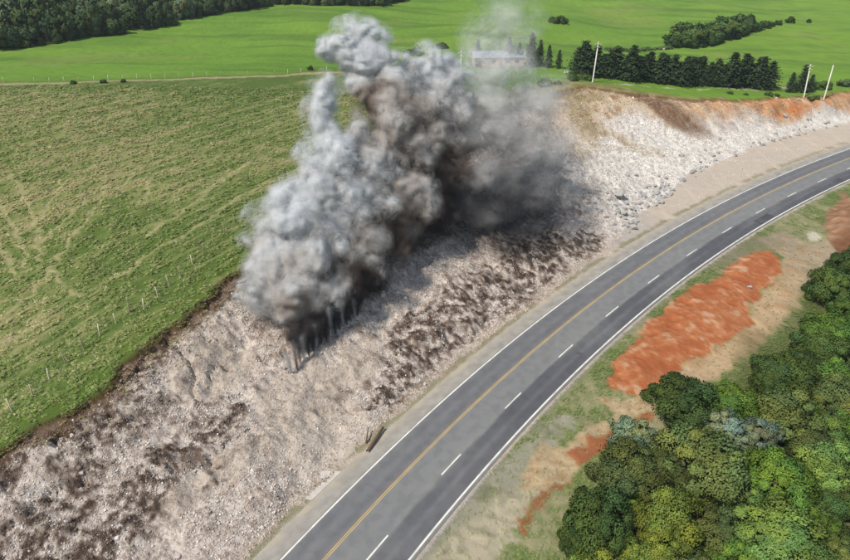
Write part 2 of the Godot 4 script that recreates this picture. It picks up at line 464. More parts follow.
func rubble_color(x: float, d: float, s: float, l: float, t: float, a: float, b: float, c: float, steep: float) -> void:
	var f := n3.get_noise_2d(x * 2.1 + 11.0, d * 2.1)
	var g := n1.get_noise_2d(x * 0.6 + 500.0, d * 0.6)
	var h := n1.get_noise_2d(s * 0.28 + 40.0, l * 1.15)   # bands left along the cut by the machines
	var pale := rgb(203, 194, 188).lerp(rgb(211, 206, 201), clampf(0.4 + g, 0.0, 1.0))
	var warm := rgb(160, 145, 135)
	var brown := rgb(100, 84, 74)
	var m := clampf(0.30 + c * 0.75 + f * 1.0 + g * 0.5 + h * 0.5, 0.0, 1.0)
	col_ = pale.lerp(warm, m)
	var soil := 0.0
	if steep < 0.9:
		for q in SOIL:
			var ex: float = x - q[0] + a * 2.0 + c * 1.2
			var ed: float = d - q[1] + b * 2.4 + f * 0.8
			if absf(ex) < 12.0 and absf(ed) < 12.0:
				var u: float = (ex * 0.56 + ed * 0.83) / q[2]
				var w: float = (-ex * 0.83 + ed * 0.56) / q[3]
				soil = maxf(soil, q[4] * smoothstep(1.6, 0.5, u * u + w * w))
	soil = clampf(soil * (0.72 + c * 1.4 + f * 1.0 + b * 0.6) + smoothstep(0.22, 0.5, h * 0.9 + g * 0.4 + c * 0.3 + f * 0.3) * 0.45 * (1.0 - smoothstep(0.0, 0.3, steep)), 0.0, 1.0)
	col_ = col_.lerp(brown.lerp(rgb(62, 52, 47), clampf(f * 1.6 + c + 0.3, 0.0, 1.0)), soil * 0.9)
	col_ = col_.lerp(rgb(220, 214, 208), smoothstep(0.10, 0.35, b + h * 0.5 - soil * 0.4) * 0.7)
	var wh := smoothstep(70.0, 96.0, s + a * 10.0)
	if wh > 0.0:
		var white := rgb(236, 234, 230).lerp(rgb(200, 199, 197), clampf(0.25 + f * 1.2 + c * 0.5, 0.0, 1.0))
		var low := smoothstep(0.75, 0.35, t + a * 0.3)
		col_ = col_.lerp(white, wh * low * 0.93 * (1.0 - soil * 0.8))
		var hi := smoothstep(0.50, 0.80, t + a * 0.35 + b * 0.12 + 0.12 * smoothstep(150.0, 175.0, s) + 0.16 * smoothstep(138.0, 118.0, s))
		var band := rgb(196, 180, 156).lerp(rgb(204, 132, 82), smoothstep(125.0, 172.0, s + a * 26.0)).lerp(rgb(216, 198, 172), clampf(0.45 + c * 1.4 + f * 0.8, 0.0, 0.9))
		band = band.lerp(rgb(150, 136, 100), clampf(a * 2.0 + 0.25, 0.0, 0.8) * smoothstep(142.0, 120.0, s))
		band = band.lerp(rgb(140, 108, 80), smoothstep(0.15, 0.5, b + c * 0.5) * 0.6)
		col_ = col_.lerp(band, steep * hi)
		var scar := smoothstep(6.0, 1.5, absf(s - 139.0 + a * 5.0 + (t - 0.5) * 6.0)) * smoothstep(0.25, 0.5, t)
		col_ = col_.lerp(rgb(112, 82, 60).lerp(rgb(150, 140, 132), clampf(f + 0.3, 0.0, 1.0)), scar * 0.85 * steep)
	var fine_ := 0.0
	if steep < 0.9:
		for q in SMOOTH:
			var ex2: float = x - q[0] + a * 2.0
			var ed2: float = d - q[1] + b * 2.0
			var u2: float = (ex2 * 0.56 + ed2 * 0.83) / q[2]
			var w2: float = (-ex2 * 0.83 + ed2 * 0.56) / q[3]
			fine_ = maxf(fine_, smoothstep(1.3, 0.5, u2 * u2 + w2 * w2))
	smooth_ = fine_
	col_ = col_.lerp(rgb(206, 197, 188).lerp(rgb(190, 180, 170), clampf(0.5 + h + f * 0.5, 0.0, 1.0)), fine_ * 0.85 * (1.0 - soil * 0.7))
	var grit := lerpf(rng.randf(), 0.5, maxf(fine_ * 0.85, steep * 0.45))
	col_ = col_.lerp(rgb(226, 220, 214), smoothstep(0.75, 1.0, grit) * 0.36).lerp(rgb(70, 60, 54), smoothstep(0.28, 0.0, grit) * 0.34)
	var edge := smoothstep(0.90, 0.99, t + b * 0.05)
	col_ = col_.lerp(rgb(92, 72, 56), edge * 0.75 * (1.0 - 0.6 * smoothstep(100.0, 115.0, s)))
	var foot := smoothstep(0.06, 0.0, t) * smoothstep(95.0, 60.0, s)
	col_ = col_.lerp(rgb(186, 172, 156), foot * 0.6)

func verge_color(x: float, d: float, wx: float, wd: float, s: float, l: float, a: float, b: float, c: float, o: float, br: float) -> void:
	var f := n3.get_noise_2d(x * 1.5 + 90.0, d * 1.5)
	var g := n1.get_noise_2d(x * 0.8 + 700.0, d * 0.8)
	col_ = rgb(116, 136, 80).lerp(rgb(154, 156, 116), clampf(0.35 + b * 1.2 + g * 0.8, 0.0, 1.0)).lerp(rgb(182, 172, 146), clampf(f * 0.9 + g * 0.8 + 0.12, 0.0, 0.85))
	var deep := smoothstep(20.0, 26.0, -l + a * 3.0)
	if d < 150.0 and -l < 60.0:
		var k: float
		if d > 66.0:
			k = inside(SAND_A, wx, wd)
			col_ = col_.lerp(rgb(218, 186, 156).lerp(rgb(186, 170, 152), clampf(f * 0.8 + smoothstep(58.0, 72.0, x), 0.0, 1.0)).lerp(rgb(188, 146, 112), clampf(b, 0.0, 0.5)), smoothstep(-0.5, 0.9, k + f * 0.6))
			k = smoothstep(100.0, 108.0, d) * smoothstep(18.0, 9.0, -l + a * 4.0) * smoothstep(122.0, 114.0, d - a * 4.0)
			col_ = col_.lerp(rgb(150, 140, 126), k * 0.75)
			k = inside(WHITE_PATCH, x + b * 0.4, d)
			if k > -0.3: col_ = col_.lerp(rgb(216, 208, 196), smoothstep(-0.2, 0.2, k))
		else:
			k = inside(GREY_VERGE, wx, wd)
			col_ = col_.lerp(rgb(182, 176, 166).lerp(rgb(136, 138, 112), clampf(0.18 + b * 1.6 + f, 0.0, 1.0)), smoothstep(-1.4, 0.4, k + f * 1.3) * 0.92)
			k = inside(SAND_C, wx, wd)
			col_ = col_.lerp(rgb(206, 194, 176).lerp(rgb(156, 152, 134), clampf(f * 1.2 + b * 0.5, 0.0, 0.8)), smoothstep(-1.2, 0.4, k + f * 1.2))
			k = inside(RUST, wx, wd)
			col_ = col_.lerp(rgb(164, 104, 72), smoothstep(-0.6, 0.3, k + f * 0.7) * 0.85)
		if d < 80.0:
			k = inside(SAND_B, wx, wd)
			col_ = col_.lerp(rgb(214, 190, 162).lerp(rgb(186, 150, 116), clampf(0.2 + f, 0.0, 1.0)), smoothstep(-0.4, 0.7, k + f * 0.5))
			k = inside(STRIP, wx, wd)
			col_ = col_.lerp(rgb(180, 114, 82).lerp(rgb(194, 140, 108), clampf(f, 0.0, 1.0)), smoothstep(-0.1, 0.4, k + f * 0.3))
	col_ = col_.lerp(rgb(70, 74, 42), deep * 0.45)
	if o > -0.6:
		var oc := rgb(188, 114, 74).lerp(rgb(202, 138, 98), clampf(0.25 + c * 1.1 + f * 0.7 + g * 0.6, 0.0, 1.0)).lerp(rgb(178, 104, 68), clampf(-b * 1.3 - g * 0.5, 0.0, 0.7))
		oc = oc.lerp(rgb(222, 176, 140), smoothstep(0.10, 0.03, absf(b + g * 0.4)) * clampf(0.2 + f * 1.6, 0.0, 0.4)).lerp(rgb(222, 190, 160), smoothstep(0.25, 0.5, b + g * 0.3) * 0.7)
		oc = oc.lerp(rgb(150, 84, 54), smoothstep(0.6, 1.0, rng.randf()) * 0.3)
		col_ = col_.lerp(oc, smoothstep(-0.5, 0.15, o + f * 0.3))
	if br > -0.6:
		var bc := rgb(150, 112, 86).lerp(rgb(190, 158, 132), clampf(0.35 + c + f * 0.7 + a, 0.0, 1.0)).lerp(rgb(116, 80, 58), clampf(smoothstep(121.0, 112.0, d + a * 6.0) * 0.8 + f * 0.5, 0.0, 0.9))
		col_ = col_.lerp(bc, smoothstep(-0.5, 0.2, br))
	if l > -9.0: col_ = col_.lerp(rgb(160, 156, 146), smoothstep(-8.9, -7.8, l + b * 0.6) * 0.7)

func surface_y(x: float, d: float) -> float:
	ground(x, d, false)
	return SLOPE_D * d + SLOPE_X * x + r_

func on_ground(x: float, d: float, up := 0.0) -> Vector3:
	return Vector3(x, surface_y(x, d) + up, -d)

func build_terrain(mats: Array) -> void:
	var rows := PackedFloat32Array()
	var d := 37.0
	while d < 960.0:
		rows.append(d)
		d += maxf(0.24, d * 0.0034) if d < 135.0 else d * 0.0046 if d < 210.0 else d * 0.0085
	var half := PackedFloat32Array()
	var x := 0.15
	while x < 760.0:
		half.append(x)
		x += 0.30 if x < 62.0 else (x - 62.0) * 0.022 + 0.30
	var cols := PackedFloat32Array()
	for i in range(half.size() - 1, -1, -1): cols.append(-half[i])
	cols.append_array(half)
	var nr := rows.size()
	var nc := cols.size()
	var pos := PackedVector3Array()
	var col := PackedColorArray()
	var zone := PackedByteArray()
	var at := PackedInt32Array()
	at.resize(nr * nc)
	at.fill(-1)
	for i in nr:
		d = rows[i]
		var reach := 0.78 * (0.88 * d + 30.0) + 18.0
		for j in nc:
			x = cols[j]
			if absf(x) > reach: continue
			ground(x, d)
			at[i * nc + j] = pos.size()
			pos.append(Vector3(x, SLOPE_D * d + SLOPE_X * x + r_, -d))
			col.append(col_)
			zone.append(zone_)
	var nor := PackedVector3Array()
	nor.resize(pos.size())
	for i in nr:
		for j in nc:
			var k := at[i * nc + j]
			if k < 0: continue
			var kl := at[i * nc + j - 1] if j > 0 else -1
			var kr := at[i * nc + j + 1] if j < nc - 1 else -1
			var kd := at[(i - 1) * nc + j] if i > 0 else -1
			var ku := at[(i + 1) * nc + j] if i < nr - 1 else -1
			var dx := pos[kr if kr >= 0 else k] - pos[kl if kl >= 0 else k]
			var dz := pos[ku if ku >= 0 else k] - pos[kd if kd >= 0 else k]
			nor[k] = dx.cross(dz).normalized()
	var names := ["field_ground", "pasture_hills", "rubble_slope", "gravel_shoulder", "verge_ground", "orange_soil_heap", "brown_soil_heap"]
	var labels := ["rough green and straw coloured field left of the quarry", "bright green pasture hills across the top", "pale broken rock and brown soil slope between field and road", "pale gravel ground along the upper side of the road", "patchy grass and sand verge below the road", "spread heap of bright orange soil on the verge below the road", "heap of brown soil at the right edge above the bushes"]
	for z in 7:
		var remap := PackedInt32Array()
		remap.resize(pos.size())
		remap.fill(-1)
		var vp := PackedVector3Array()
		var vn := PackedVector3Array()
		var vc := PackedColorArray()
		var ix := PackedInt32Array()
		for i in nr - 1:
			for j in nc - 1:
				var k0 := at[i * nc + j]
				if k0 < 0 or zone[k0] != z: continue
				var k1 := at[i * nc + j + 1]
				var k2 := at[(i + 1) * nc + j]
				var k3 := at[(i + 1) * nc + j + 1]
				if k1 < 0 or k2 < 0 or k3 < 0: continue
				for k in [k0, k1, k2, k3]:
					if remap[k] < 0:
						remap[k] = vp.size()
						vp.append(pos[k])
						vn.append(nor[k])
						vc.append(col[k])
				ix.append_array(PackedInt32Array([remap[k0], remap[k2], remap[k1], remap[k1], remap[k2], remap[k3]]))
		if ix.is_empty(): continue
		var arr := []
		arr.resize(Mesh.ARRAY_MAX)
		arr[Mesh.ARRAY_VERTEX] = vp
		arr[Mesh.ARRAY_NORMAL] = vn
		arr[Mesh.ARRAY_COLOR] = vc
		arr[Mesh.ARRAY_INDEX] = ix
		var me := ArrayMesh.new()
		me.add_surface_from_arrays(Mesh.PRIMITIVE_TRIANGLES, arr)
		var o := put(names[z], me, mats[z])
		if z < 5: tag(o, labels[z], "ground", "", "structure")
		else: tag(o, labels[z], "soil heap")
	# the land round about, coarse, under the fine sheet
	var st := SurfaceTool.new()
	st.begin(Mesh.PRIMITIVE_TRIANGLES)
	var w := 61
	for i in w:
		for j in w:
			var gx := -1500.0 + j * 50.0
			var gd := -500.0 + i * 50.0
			var y := SLOPE_D * clampf(gd, -300.0, 900.0) + SLOPE_X * gx + (upland(gx, gd) if gd > 150.0 else -4.0) - (22.0 if gd > -20.0 and gd < 900.0 and absf(gx) < 0.78 * (0.88 * gd + 30.0) - 35.0 else 2.5)
			st.set_color(rgb(88, 124, 50))
			st.add_vertex(Vector3(gx, y, -gd))
	for i in w - 1:
		for j in w - 1:
			var k := i * w + j
			for q in [k, k + w, k + 1, k + 1, k + w, k + w + 1]: st.add_index(q)
	st.generate_normals()
	tag(put("surrounding_land", st.commit(), mats[1]), "green land reaching away beyond the hills", "ground", "", "structure")

# ------------------------------------------------------------------ road
func strip_mesh(l0: float, l1: float, s0: float, s1: float, n_l: int, ds: float, up: float, color: Callable) -> ArrayMesh:
	var ns := maxi(2, int(ceil((s1 - s0) / ds)) + 1)
	var vp := PackedVector3Array()
	var vn := PackedVector3Array()
	var vc := PackedColorArray()
	var ix := PackedInt32Array()
	for i in ns:
		var s := lerpf(s0, s1, float(i) / (ns - 1))
		for j in n_l + 1:
			var l := lerpf(l0, l1, float(j) / n_l)
			vp.append(road_point(s, l, up))
			vn.append(Vector3(-SLOPE_X, 1.0, SLOPE_D).normalized())
			vc.append(color.call(s, l))
	for i in ns - 1:
		for j in n_l:
			var k := i * (n_l + 1) + j
			var m := k + n_l + 1
			ix.append_array(PackedInt32Array([k, m, k + 1, k + 1, m, m + 1] if l1 < l0 else [k, k + 1, m, k + 1, m + 1, m]))
	var arr := []
	arr.resize(Mesh.ARRAY_MAX)
	arr[Mesh.ARRAY_VERTEX] = vp
	arr[Mesh.ARRAY_NORMAL] = vn
	arr[Mesh.ARRAY_COLOR] = vc
	arr[Mesh.ARRAY_INDEX] = ix
	var me := ArrayMesh.new()
	me.add_surface_from_arrays(Mesh.PRIMITIVE_TRIANGLES, arr)
	return me

func asphalt_color(s: float, l: float) -> Color:
	var f := n3.get_noise_2d(s * 0.25, l * 1.6)
	var g := n1.get_noise_2d(s * 0.5, l * 2.0 + 60.0)
	var c: Color
	var up := rgb(112, 113, 116)          # lane coming down, upper side
	var mid := rgb(121, 122, 123)
	var low := rgb(86, 87, 92)
	if l > 0.0:
		var w := exp(-((l - 0.95) / 0.55) ** 2) + exp(-((l - 2.65) / 0.6) ** 2)
		c = up.lerp(rgb(102, 103, 108), clampf(w * 0.85 + f * 0.3, 0.0, 1.0))
		c = c.lerp(rgb(124, 112, 98), smoothstep(0.6, 0.15, l) * 0.6)
	else:
		var w2 := exp(-((l + 0.95) / 0.5) ** 2) + exp(-((l + 2.6) / 0.5) ** 2)
		c = mid.lerp(rgb(115, 116, 119), clampf(w2 * 0.6 + f * 0.25, 0.0, 1.0))
		var e := smoothstep(-3.55, -4.0, l + f * 0.25)
		var w3 := exp(-((l + 5.35) / 0.35) ** 2)
		c = c.lerp(low.lerp(rgb(106, 107, 112), clampf(w3 * 0.6 + g * 0.7, 0.0, 1.0)), e)
		c = c.lerp(rgb(132, 130, 126), smoothstep(-6.75, -7.3, l + f * 0.2) * 0.7)
	return c.lerp(rgb(138, 137, 135), clampf(g * 0.4, 0.0, 0.2))

func build_road(asphalt: Material, paint: Material) -> void:
	var road := Node3D.new()
	road.name = "road"
	add_child(road)
	tag(road, "curving three lane asphalt road climbing to the right", "road", "", "structure")
	put("asphalt", strip_mesh(-7.5, 3.78, -70.0, 420.0, 46, 0.7, 0.0, asphalt_color), asphalt, road)
	put("paved_shoulder", strip_mesh(3.78, 6.0, -70.0, 420.0, 8, 0.7, -0.004, func(s, l):
		var f := n3.get_noise_2d(s * 0.8, l * 1.5)
		return rgb(156, 152, 145).lerp(rgb(138, 135, 130), clampf(0.4 + f, 0.0, 1.0)).lerp(rgb(176, 164, 146), smoothstep(5.0, 6.0, l + f) * 0.7)), asphalt, road)
	var white := func(s, l): return rgb(214, 214, 208).lerp(rgb(170, 168, 164), clampf(n3.get_noise_2d(s * 1.3, l * 3.0) * 0.9 + 0.1, 0.0, 0.7))
	var yellow := func(s, l): return rgb(186, 162, 112).lerp(rgb(156, 144, 120), clampf(n3.get_noise_2d(s * 1.1, l * 3.0 + 9.0) * 0.9 + 0.4, 0.0, 0.9))
	put("edge_line", strip_mesh(3.49, 3.70, -70.0, 420.0, 2, 0.7, 0.005, white), paint, road)
	put("edge_line", strip_mesh(-7.18, -6.95, -70.0, 420.0, 2, 0.7, 0.005, white), paint, road)
	put("centre_line", strip_mesh(0.05, 0.17, -70.0, 420.0, 2, 0.7, 0.005, yellow), paint, road)
	put("centre_line", strip_mesh(-0.17, -0.05, -70.0, 420.0, 2, 0.7, 0.005, yellow), paint, road)
	for k in range(-2, 16):
		var s := -1.12 + 14.225 * k
		put("lane_dash", strip_mesh(-3.66, -3.48, s, s + 4.05, 2, 0.5, 0.005, white), paint, road)
	var dark := func(s, l): return rgb(74, 74, 78).lerp(rgb(92, 92, 95), clampf(0.3 + n3.get_noise_2d(s, l), 0.0, 1.0))
	for q in [[108.6, 114.6, -6.7, -5.0], [145.0, 148.0, -6.4, -5.2], [44.0, 44.7, -6.0, -4.9]]:
		put("asphalt_patch", strip_mesh(q[2], q[3], q[0], q[1], 3, 0.6, 0.0035, dark), asphalt, road)
	var ap := SurfaceTool.new()
	ap.begin(Mesh.PRIMITIVE_TRIANGLES)
	var pl: Array = [road_point(1.6, 6.02, 0.02), road_point(6.6, 6.02, 0.02), road_point(5.4, 7.8, 0.07), road_point(2.6, 8.1, 0.08), road_point(1.2, 7.2, 0.05)]
	for i in 3:
		for q in [pl[0], pl[i + 2], pl[i + 1]]:
			ap.set_color(rgb(190, 184, 178))
			ap.set_normal(Vector3.UP)
			ap.add_vertex(q)
	put("paved_apron", ap.commit(), asphalt, road)

# ------------------------------------------------------------------ rocks
func rock_mesh(seed_: int, subdiv: int, rough: float) -> ArrayMesh:
	var g := RandomNumberGenerator.new()
	g.seed = seed_
	var cuts := []
	for i in 9:
		cuts.append([Vector3(g.randfn(), g.randfn(), g.randfn()).normalized(), g.randf_range(0.38, 0.8)])
	var squash := Vector3(g.randf_range(0.8, 1.2), g.randf_range(0.55, 0.9), g.randf_range(0.8, 1.2))
	var st := SurfaceTool.new()
	st.begin(Mesh.PRIMITIVE_TRIANGLES)
	st.set_smooth_group(-1)
	var corner := func(u: float, v: float) -> Vector3:
		var p := Vector3(cos(u) * sin(v), cos(v), sin(u) * sin(v))
		for c in cuts:
			var over: float = p.dot(c[0]) - c[1]
			if over > 0.0: p -= c[0] * over
		return p * squash * (1.0 + rough * sin(p.x * 9.0 + p.y * 7.0 + seed_) * 0.5)
	var nu := subdiv * 2
	for i in nu:
		for j in subdiv:
			var u0 := TAU * i / nu
			var u1 := TAU * (i + 1) / nu
			var v0 := PI * j / subdiv
			var v1 := PI * (j + 1) / subdiv
			var a: Vector3 = corner.call(u0, v0)
			var b: Vector3 = corner.call(u1, v0)
			var c2: Vector3 = corner.call(u1, v1)
			var d2: Vector3 = corner.call(u0, v1)
			if j > 0:
				for p in [a, b, c2]: st.add_vertex(p)
			if j < subdiv - 1:
				for p in [a, c2, d2]: st.add_vertex(p)
	st.generate_normals()
	return st.commit()

func scatter(called: String, label: String, category: String, mesh: Mesh, mat: Material, places: Array, tints: PackedColorArray) -> void:
	var mm := MultiMesh.new()
	mm.transform_format = MultiMesh.TRANSFORM_3D
	mm.use_colors = true
	mm.mesh = mesh
	mm.instance_count = places.size()
	for i in places.size():
		mm.set_instance_transform(i, places[i])
		mm.set_instance_color(i, tints[i])
	var o := MultiMeshInstance3D.new()
	o.name = numbered(called)
	o.multimesh = mm
	o.material_override = mat
	add_child(o)
	tag(o, label, category, "", "stuff")

func build_rubble(mat: Material) -> void:
	var meshes := [rock_mesh(1, 3, 0.1), rock_mesh(2, 3, 0.15), rock_mesh(3, 4, 0.12)]
	for k in 3:
		var places := []
		var tints := PackedColorArray()
		var made := 0
		for i in 120000:
			var s := rng.randf_range(-26.0, 200.0)
			s = -26.0 + (s + 26.0) * rng.randf_range(0.35, 1.0)
			var l := rng.randf_range(6.3, 62.0)
			var p := road_point(s, l)
			ground(p.x, -p.z)
			if zone_ != RUBBLE:
				if not (zone_ == GRAVEL and L_ > 6.4 and rng.randf() < 0.05): continue
			var clump := n2.get_noise_2d(p.x * 0.5 + 70.0, p.z * 0.5)
			if rng.randf() > (0.55 + clump * 1.2) * (1.0 - 0.88 * smooth_): continue
			var size := 0.05 + 0.11 * pow(rng.randf(), 2.5) + (0.25 * rng.randf() if rng.randf() < 0.006 else 0.0)
			if s > 110.0: size *= 1.35
			var c := col_
			var tone := rng.randf()
			c = c.lerp(rgb(200, 192, 186), 0.25 * tone).lerp(rgb(120, 104, 94), 0.6 * pow(rng.randf(), 3.0))
			if rng.randf() < 0.02: c = rgb(214, 208, 202)
			var basis_ := Basis.from_euler(Vector3(rng.randf() * TAU, rng.randf() * TAU, rng.randf() * TAU)).scaled(Vector3.ONE * size)
			places.append(Transform3D(basis_, Vector3(p.x, SLOPE_D * -p.z + SLOPE_X * p.x + r_ + size * 0.25, p.z)))
			tints.append(c)
			made += 1
		scatter("loose_rubble", ["small pale broken stones strewn over the blasted slope", "angular grey stones strewn over the blasted slope", "chunks of pale rock strewn over the blasted slope"][k], "rubble", meshes[k], mat, places, tints)

func build_boulders(mat: Material) -> void:
	var meshes := []
	for i in 6: meshes.append(rock_mesh(20 + i, 6, 0.06))
	var n := 0
	var big := put("boulder", meshes[0], mat)
	big.position = on_ground(41.2, 129.6, 0.9)
	big.scale = Vector3(1.35, 1.25, 1.2)
	big.rotation.y = 0.7
	tag(big, "largest grey boulder, standing alone at the foot of the pale slope beside the gravel", "boulder")
	while n < 150:
		var s := rng.randf_range(82.0, 185.0)
		if rng.randf() < 0.5: s = rng.randf_range(84.0, 112.0)
		var l := lut(T_S, T_L, s) + absf(rng.randfn()) * (3.4 if s < 112.0 else 2.2) - 0.8
		if rng.randf() < 0.10: l += rng.randf() * 12.0
		var p := road_point(s, l)
		ground(p.x, -p.z)
		if not zone_ in [RUBBLE, GRAVEL] or L_ < 7.6: continue
		var size := rng.randf_range(0.36, 0.66) + (0.45 * rng.randf() if rng.randf() < 0.2 else 0.0)
		var o := put("boulder", meshes[n % 6], mat)
		o.position = Vector3(p.x, SLOPE_D * -p.z + SLOPE_X * p.x + r_ + size * 0.3, p.z)
		o.rotation = Vector3(rng.randf_range(-0.4, 0.4), rng.randf() * TAU, rng.randf_range(-0.4, 0.4))
		o.scale = Vector3(rng.randf_range(0.8, 1.3), rng.randf_range(0.7, 1.1), rng.randf_range(0.8, 1.2)) * size
		if s < 112.0: tag(o, "angular grey boulder among others strewn where the pale slope meets the gravel tip", "boulder", "boulders at the foot of the pale slope")
		else: tag(o, "grey boulder in the long line of rocks below the orange bank", "boulder", "boulders lined up below the orange bank")
		n += 1
	# pale stones on the orange soil and the sand
	var few := [[55.6, 97.3, 0.45, "white stone lying in the gap between the two lobes of orange soil"], [27.9, 65.2, 0.4, "white stone at the end of the narrow orange strip"], [95.0, 133.5, 1.5, "pale block of rock on top of the brown heap at the right edge"]]
	for q in few:
		var o := put("stone", meshes[n % 6], mat)
		n += 1
		o.position = on_ground(q[0], q[1], q[2] * 0.35)
		o.scale = Vector3(1.2, 0.8, 1.0) * q[2]
		o.rotation.y = q[0]
		tag(o, q[3], "stone")

# ------------------------------------------------------------------ grass tufts
func tuft_mesh(seed_: int, blades: int, spread: float, tall: float) -> ArrayMesh:
	var g := RandomNumberGenerator.new()
	g.seed = seed_
	var st := SurfaceTool.new()
	st.begin(Mesh.PRIMITIVE_TRIANGLES)
	for i in blades:
		var a := g.randf() * TAU
		var q := g.randf() * spread * 0.6
		var base := Vector3(cos(a) * q, -0.03, sin(a) * q)
		var a2 := a + g.randf_range(-0.8, 0.8)
		var tip := base + Vector3(cos(a2) * spread * 0.7, tall * g.randf_range(0.5, 1.0), sin(a2) * spread * 0.7)
		var side := Vector3(-sin(a2), 0, cos(a2)) * spread * 0.22
		for p in [base - side, tip, base + side]:
			st.set_normal(Vector3(cos(a2) * 0.4, 1.0, sin(a2) * 0.4).normalized())
			st.add_vertex(p)
	return st.commit()

func build_grass(mat: Material) -> void:
	for k in 2:
		var places := []
		var tints := PackedColorArray()
		for i in 120000:
			var d := 46.0 + 134.0 * pow(rng.randf(), 1.6)
			var x := rng.randf_range(-0.70 * (0.88 * d + 30.0), 12.0)
			road_sl(x, d)
			if L_ < 30.0: continue
			ground(x, d)
			if zone_ != FIELD: continue
			if rng.randf() > 0.5 + n2.get_noise_2d(x * 1.3, d * 1.3) * 1.2: continue
			if trail_ > 0.25 and rng.randf() < 0.85: continue
			var size := rng.randf_range(0.35, 0.85) * (1.0 + d * 0.004)
			var c := col_.lerp(rgb(108, 127, 68), rng.randf() * 0.75) if rng.randf() < 0.6 else col_.lerp(rgb(186, 176, 138), rng.randf() * 0.75)
			places.append(Transform3D(Basis(Vector3.UP, rng.randf() * TAU).scaled(Vector3(size, size * rng.randf_range(0.6, 1.3), size)), Vector3(x, SLOPE_D * d + SLOPE_X * x + r_, -d)))
			tints.append(c)
		scatter("field_grass", ["tussocks of green and dry grass over the rough field", "low green and straw tussocks over the rough field"][k], "grass", tuft_mesh(5 + k, 9, 0.34, 0.22), mat, places, tints)
	var places2 := []
	var tints2 := PackedColorArray()
	for i in 60000:
		var s := rng.randf_range(-20.0, 170.0) * rng.randf_range(0.4, 1.0)
		var l := rng.randf_range(-32.0, -7.7)
		if rng.randf() < 0.06: l = 6.5 + rng.randfn() * 0.2
		elif rng.randf() < 0.03: l = lut(E_S, E_L, s) - absf(rng.randfn()) * 3.0
		var p := road_point(s, l)
		ground(p.x, -p.z)
		var green := col_.g - maxf(col_.r, col_.b)
		if L_ > 6.0:
			if L_ < 9.0 and green < 0.0: continue
		elif green < 0.02 and rng.randf() > 0.1: continue
		if zone_ == SOILHEAP or zone_ == BROWNHEAP: continue
		var size := rng.randf_range(0.35, 0.85)
		var c := rgb(112, 132, 74).lerp(rgb(160, 158, 112), rng.randf() * 0.9).lerp(col_, 0.5)
		if L_ > 6.0: c = rgb(128, 130, 84).lerp(rgb(176, 162, 112), rng.randf() * 0.9)
		places2.append(Transform3D(Basis(Vector3.UP, rng.randf() * TAU).scaled(Vector3.ONE * size), Vector3(p.x, SLOPE_D * -p.z + SLOPE_X * p.x + r_, p.z)))
		tints2.append(c)
	scatter("verge_grass", "short tufts of grass along both sides of the road", "grass", tuft_mesh(9, 9, 0.34, 0.3), mat, places2, tints2)

# ------------------------------------------------------------------ trees
func leaf(st: SurfaceTool, p: Vector3, n: Vector3, size: float, c: Color, g: RandomNumberGenerator, shade: Vector3) -> void:
	var t := n.cross(Vector3(g.randfn(), g.randfn(), g.randfn())).normalized()
	var b := n.cross(t)
	var w := size * g.randf_range(0.7, 1.3)
	var h := w * g.randf_range(0.45, 0.7)
	st.set_color(c)
	st.set_normal(shade)
	for q in [p - t * w, p + b * h, p + t * w, p - t * w, p + t * w, p - b * h]:
		st.add_vertex(q)

func crown_mesh(seed_: int, clumps: int, per: int, leaf_size: float, height: float, clump_r: float, ragged: float) -> ArrayMesh:
	# a crown of radius about 1 with its base near y = 0; leaves gather in clumps of uneven size
	var g := RandomNumberGenerator.new()
	g.seed = seed_
	var st := SurfaceTool.new()
	st.begin(Mesh.PRIMITIVE_TRIANGLES)
	for i in clumps:
		var v := 1.0 - 1.45 * (i + 0.5) / clumps
		var u := i * 2.39996 + g.randf_range(-0.4, 0.4)
		var w := sqrt(maxf(0.0, 1.0 - v * v))
		var dir := Vector3(cos(u) * w, v, sin(u) * w)
		var out := g.randf_range(0.52 - ragged, 0.90 + ragged * 0.8)
		var cr := clump_r * g.randf_range(0.5, 1.4)
		var centre := Vector3(dir.x * out, dir.y * out * height + 0.62 * height, dir.z * out)
		var tone := g.randf_range(0.80, 1.0)
		var warm := g.randf()
		for k in per:
			var q := Vector3(g.randfn(), g.randfn(), g.randfn()).normalized()
			if q.dot(dir) < -0.35: q = -q
			var p := centre + q * cr * g.randf_range(0.55, 1.12) * Vector3(1.0, 0.8, 1.0)
			if p.y < 0.03: continue
			var n := (q + Vector3(g.randfn(), g.randfn(), g.randfn()) * 0.55).normalized()
			var k2 := tone * g.randf_range(0.78, 1.0)
			leaf(st, p, n, leaf_size, Color(k2 * lerpf(0.86, 1.0, warm), k2, k2 * lerpf(0.95, 0.75, warm)), g, (q * 0.8 + dir * 0.45 + n * 0.45).normalized())
	return st.commit()

func trunk_mesh(seed_: int, tall: float, r: float, limbs: int, spread: float) -> ArrayMesh:
	var g := RandomNumberGenerator.new()
	g.seed = seed_
	var st := SurfaceTool.new()
	st.begin(Mesh.PRIMITIVE_TRIANGLES)
	tube(st, [Vector3(0, -0.25, 0), Vector3(0.03, tall * 0.5, 0.02), Vector3(0, tall, 0)], [r * 1.3, r, r * 0.5], 7)
	for i in limbs:
		var a := TAU * i / limbs + g.randf()
		var y := tall * g.randf_range(0.4, 0.8)
		tube(st, [Vector3(0, y, 0), Vector3(cos(a) * spread * 0.5, y + tall * 0.2, sin(a) * spread * 0.5), Vector3(cos(a) * spread, y + tall * 0.55, sin(a) * spread)], [r * 0.6, r * 0.4, r * 0.15], 5)
	st.generate_normals()
	return st.commit()

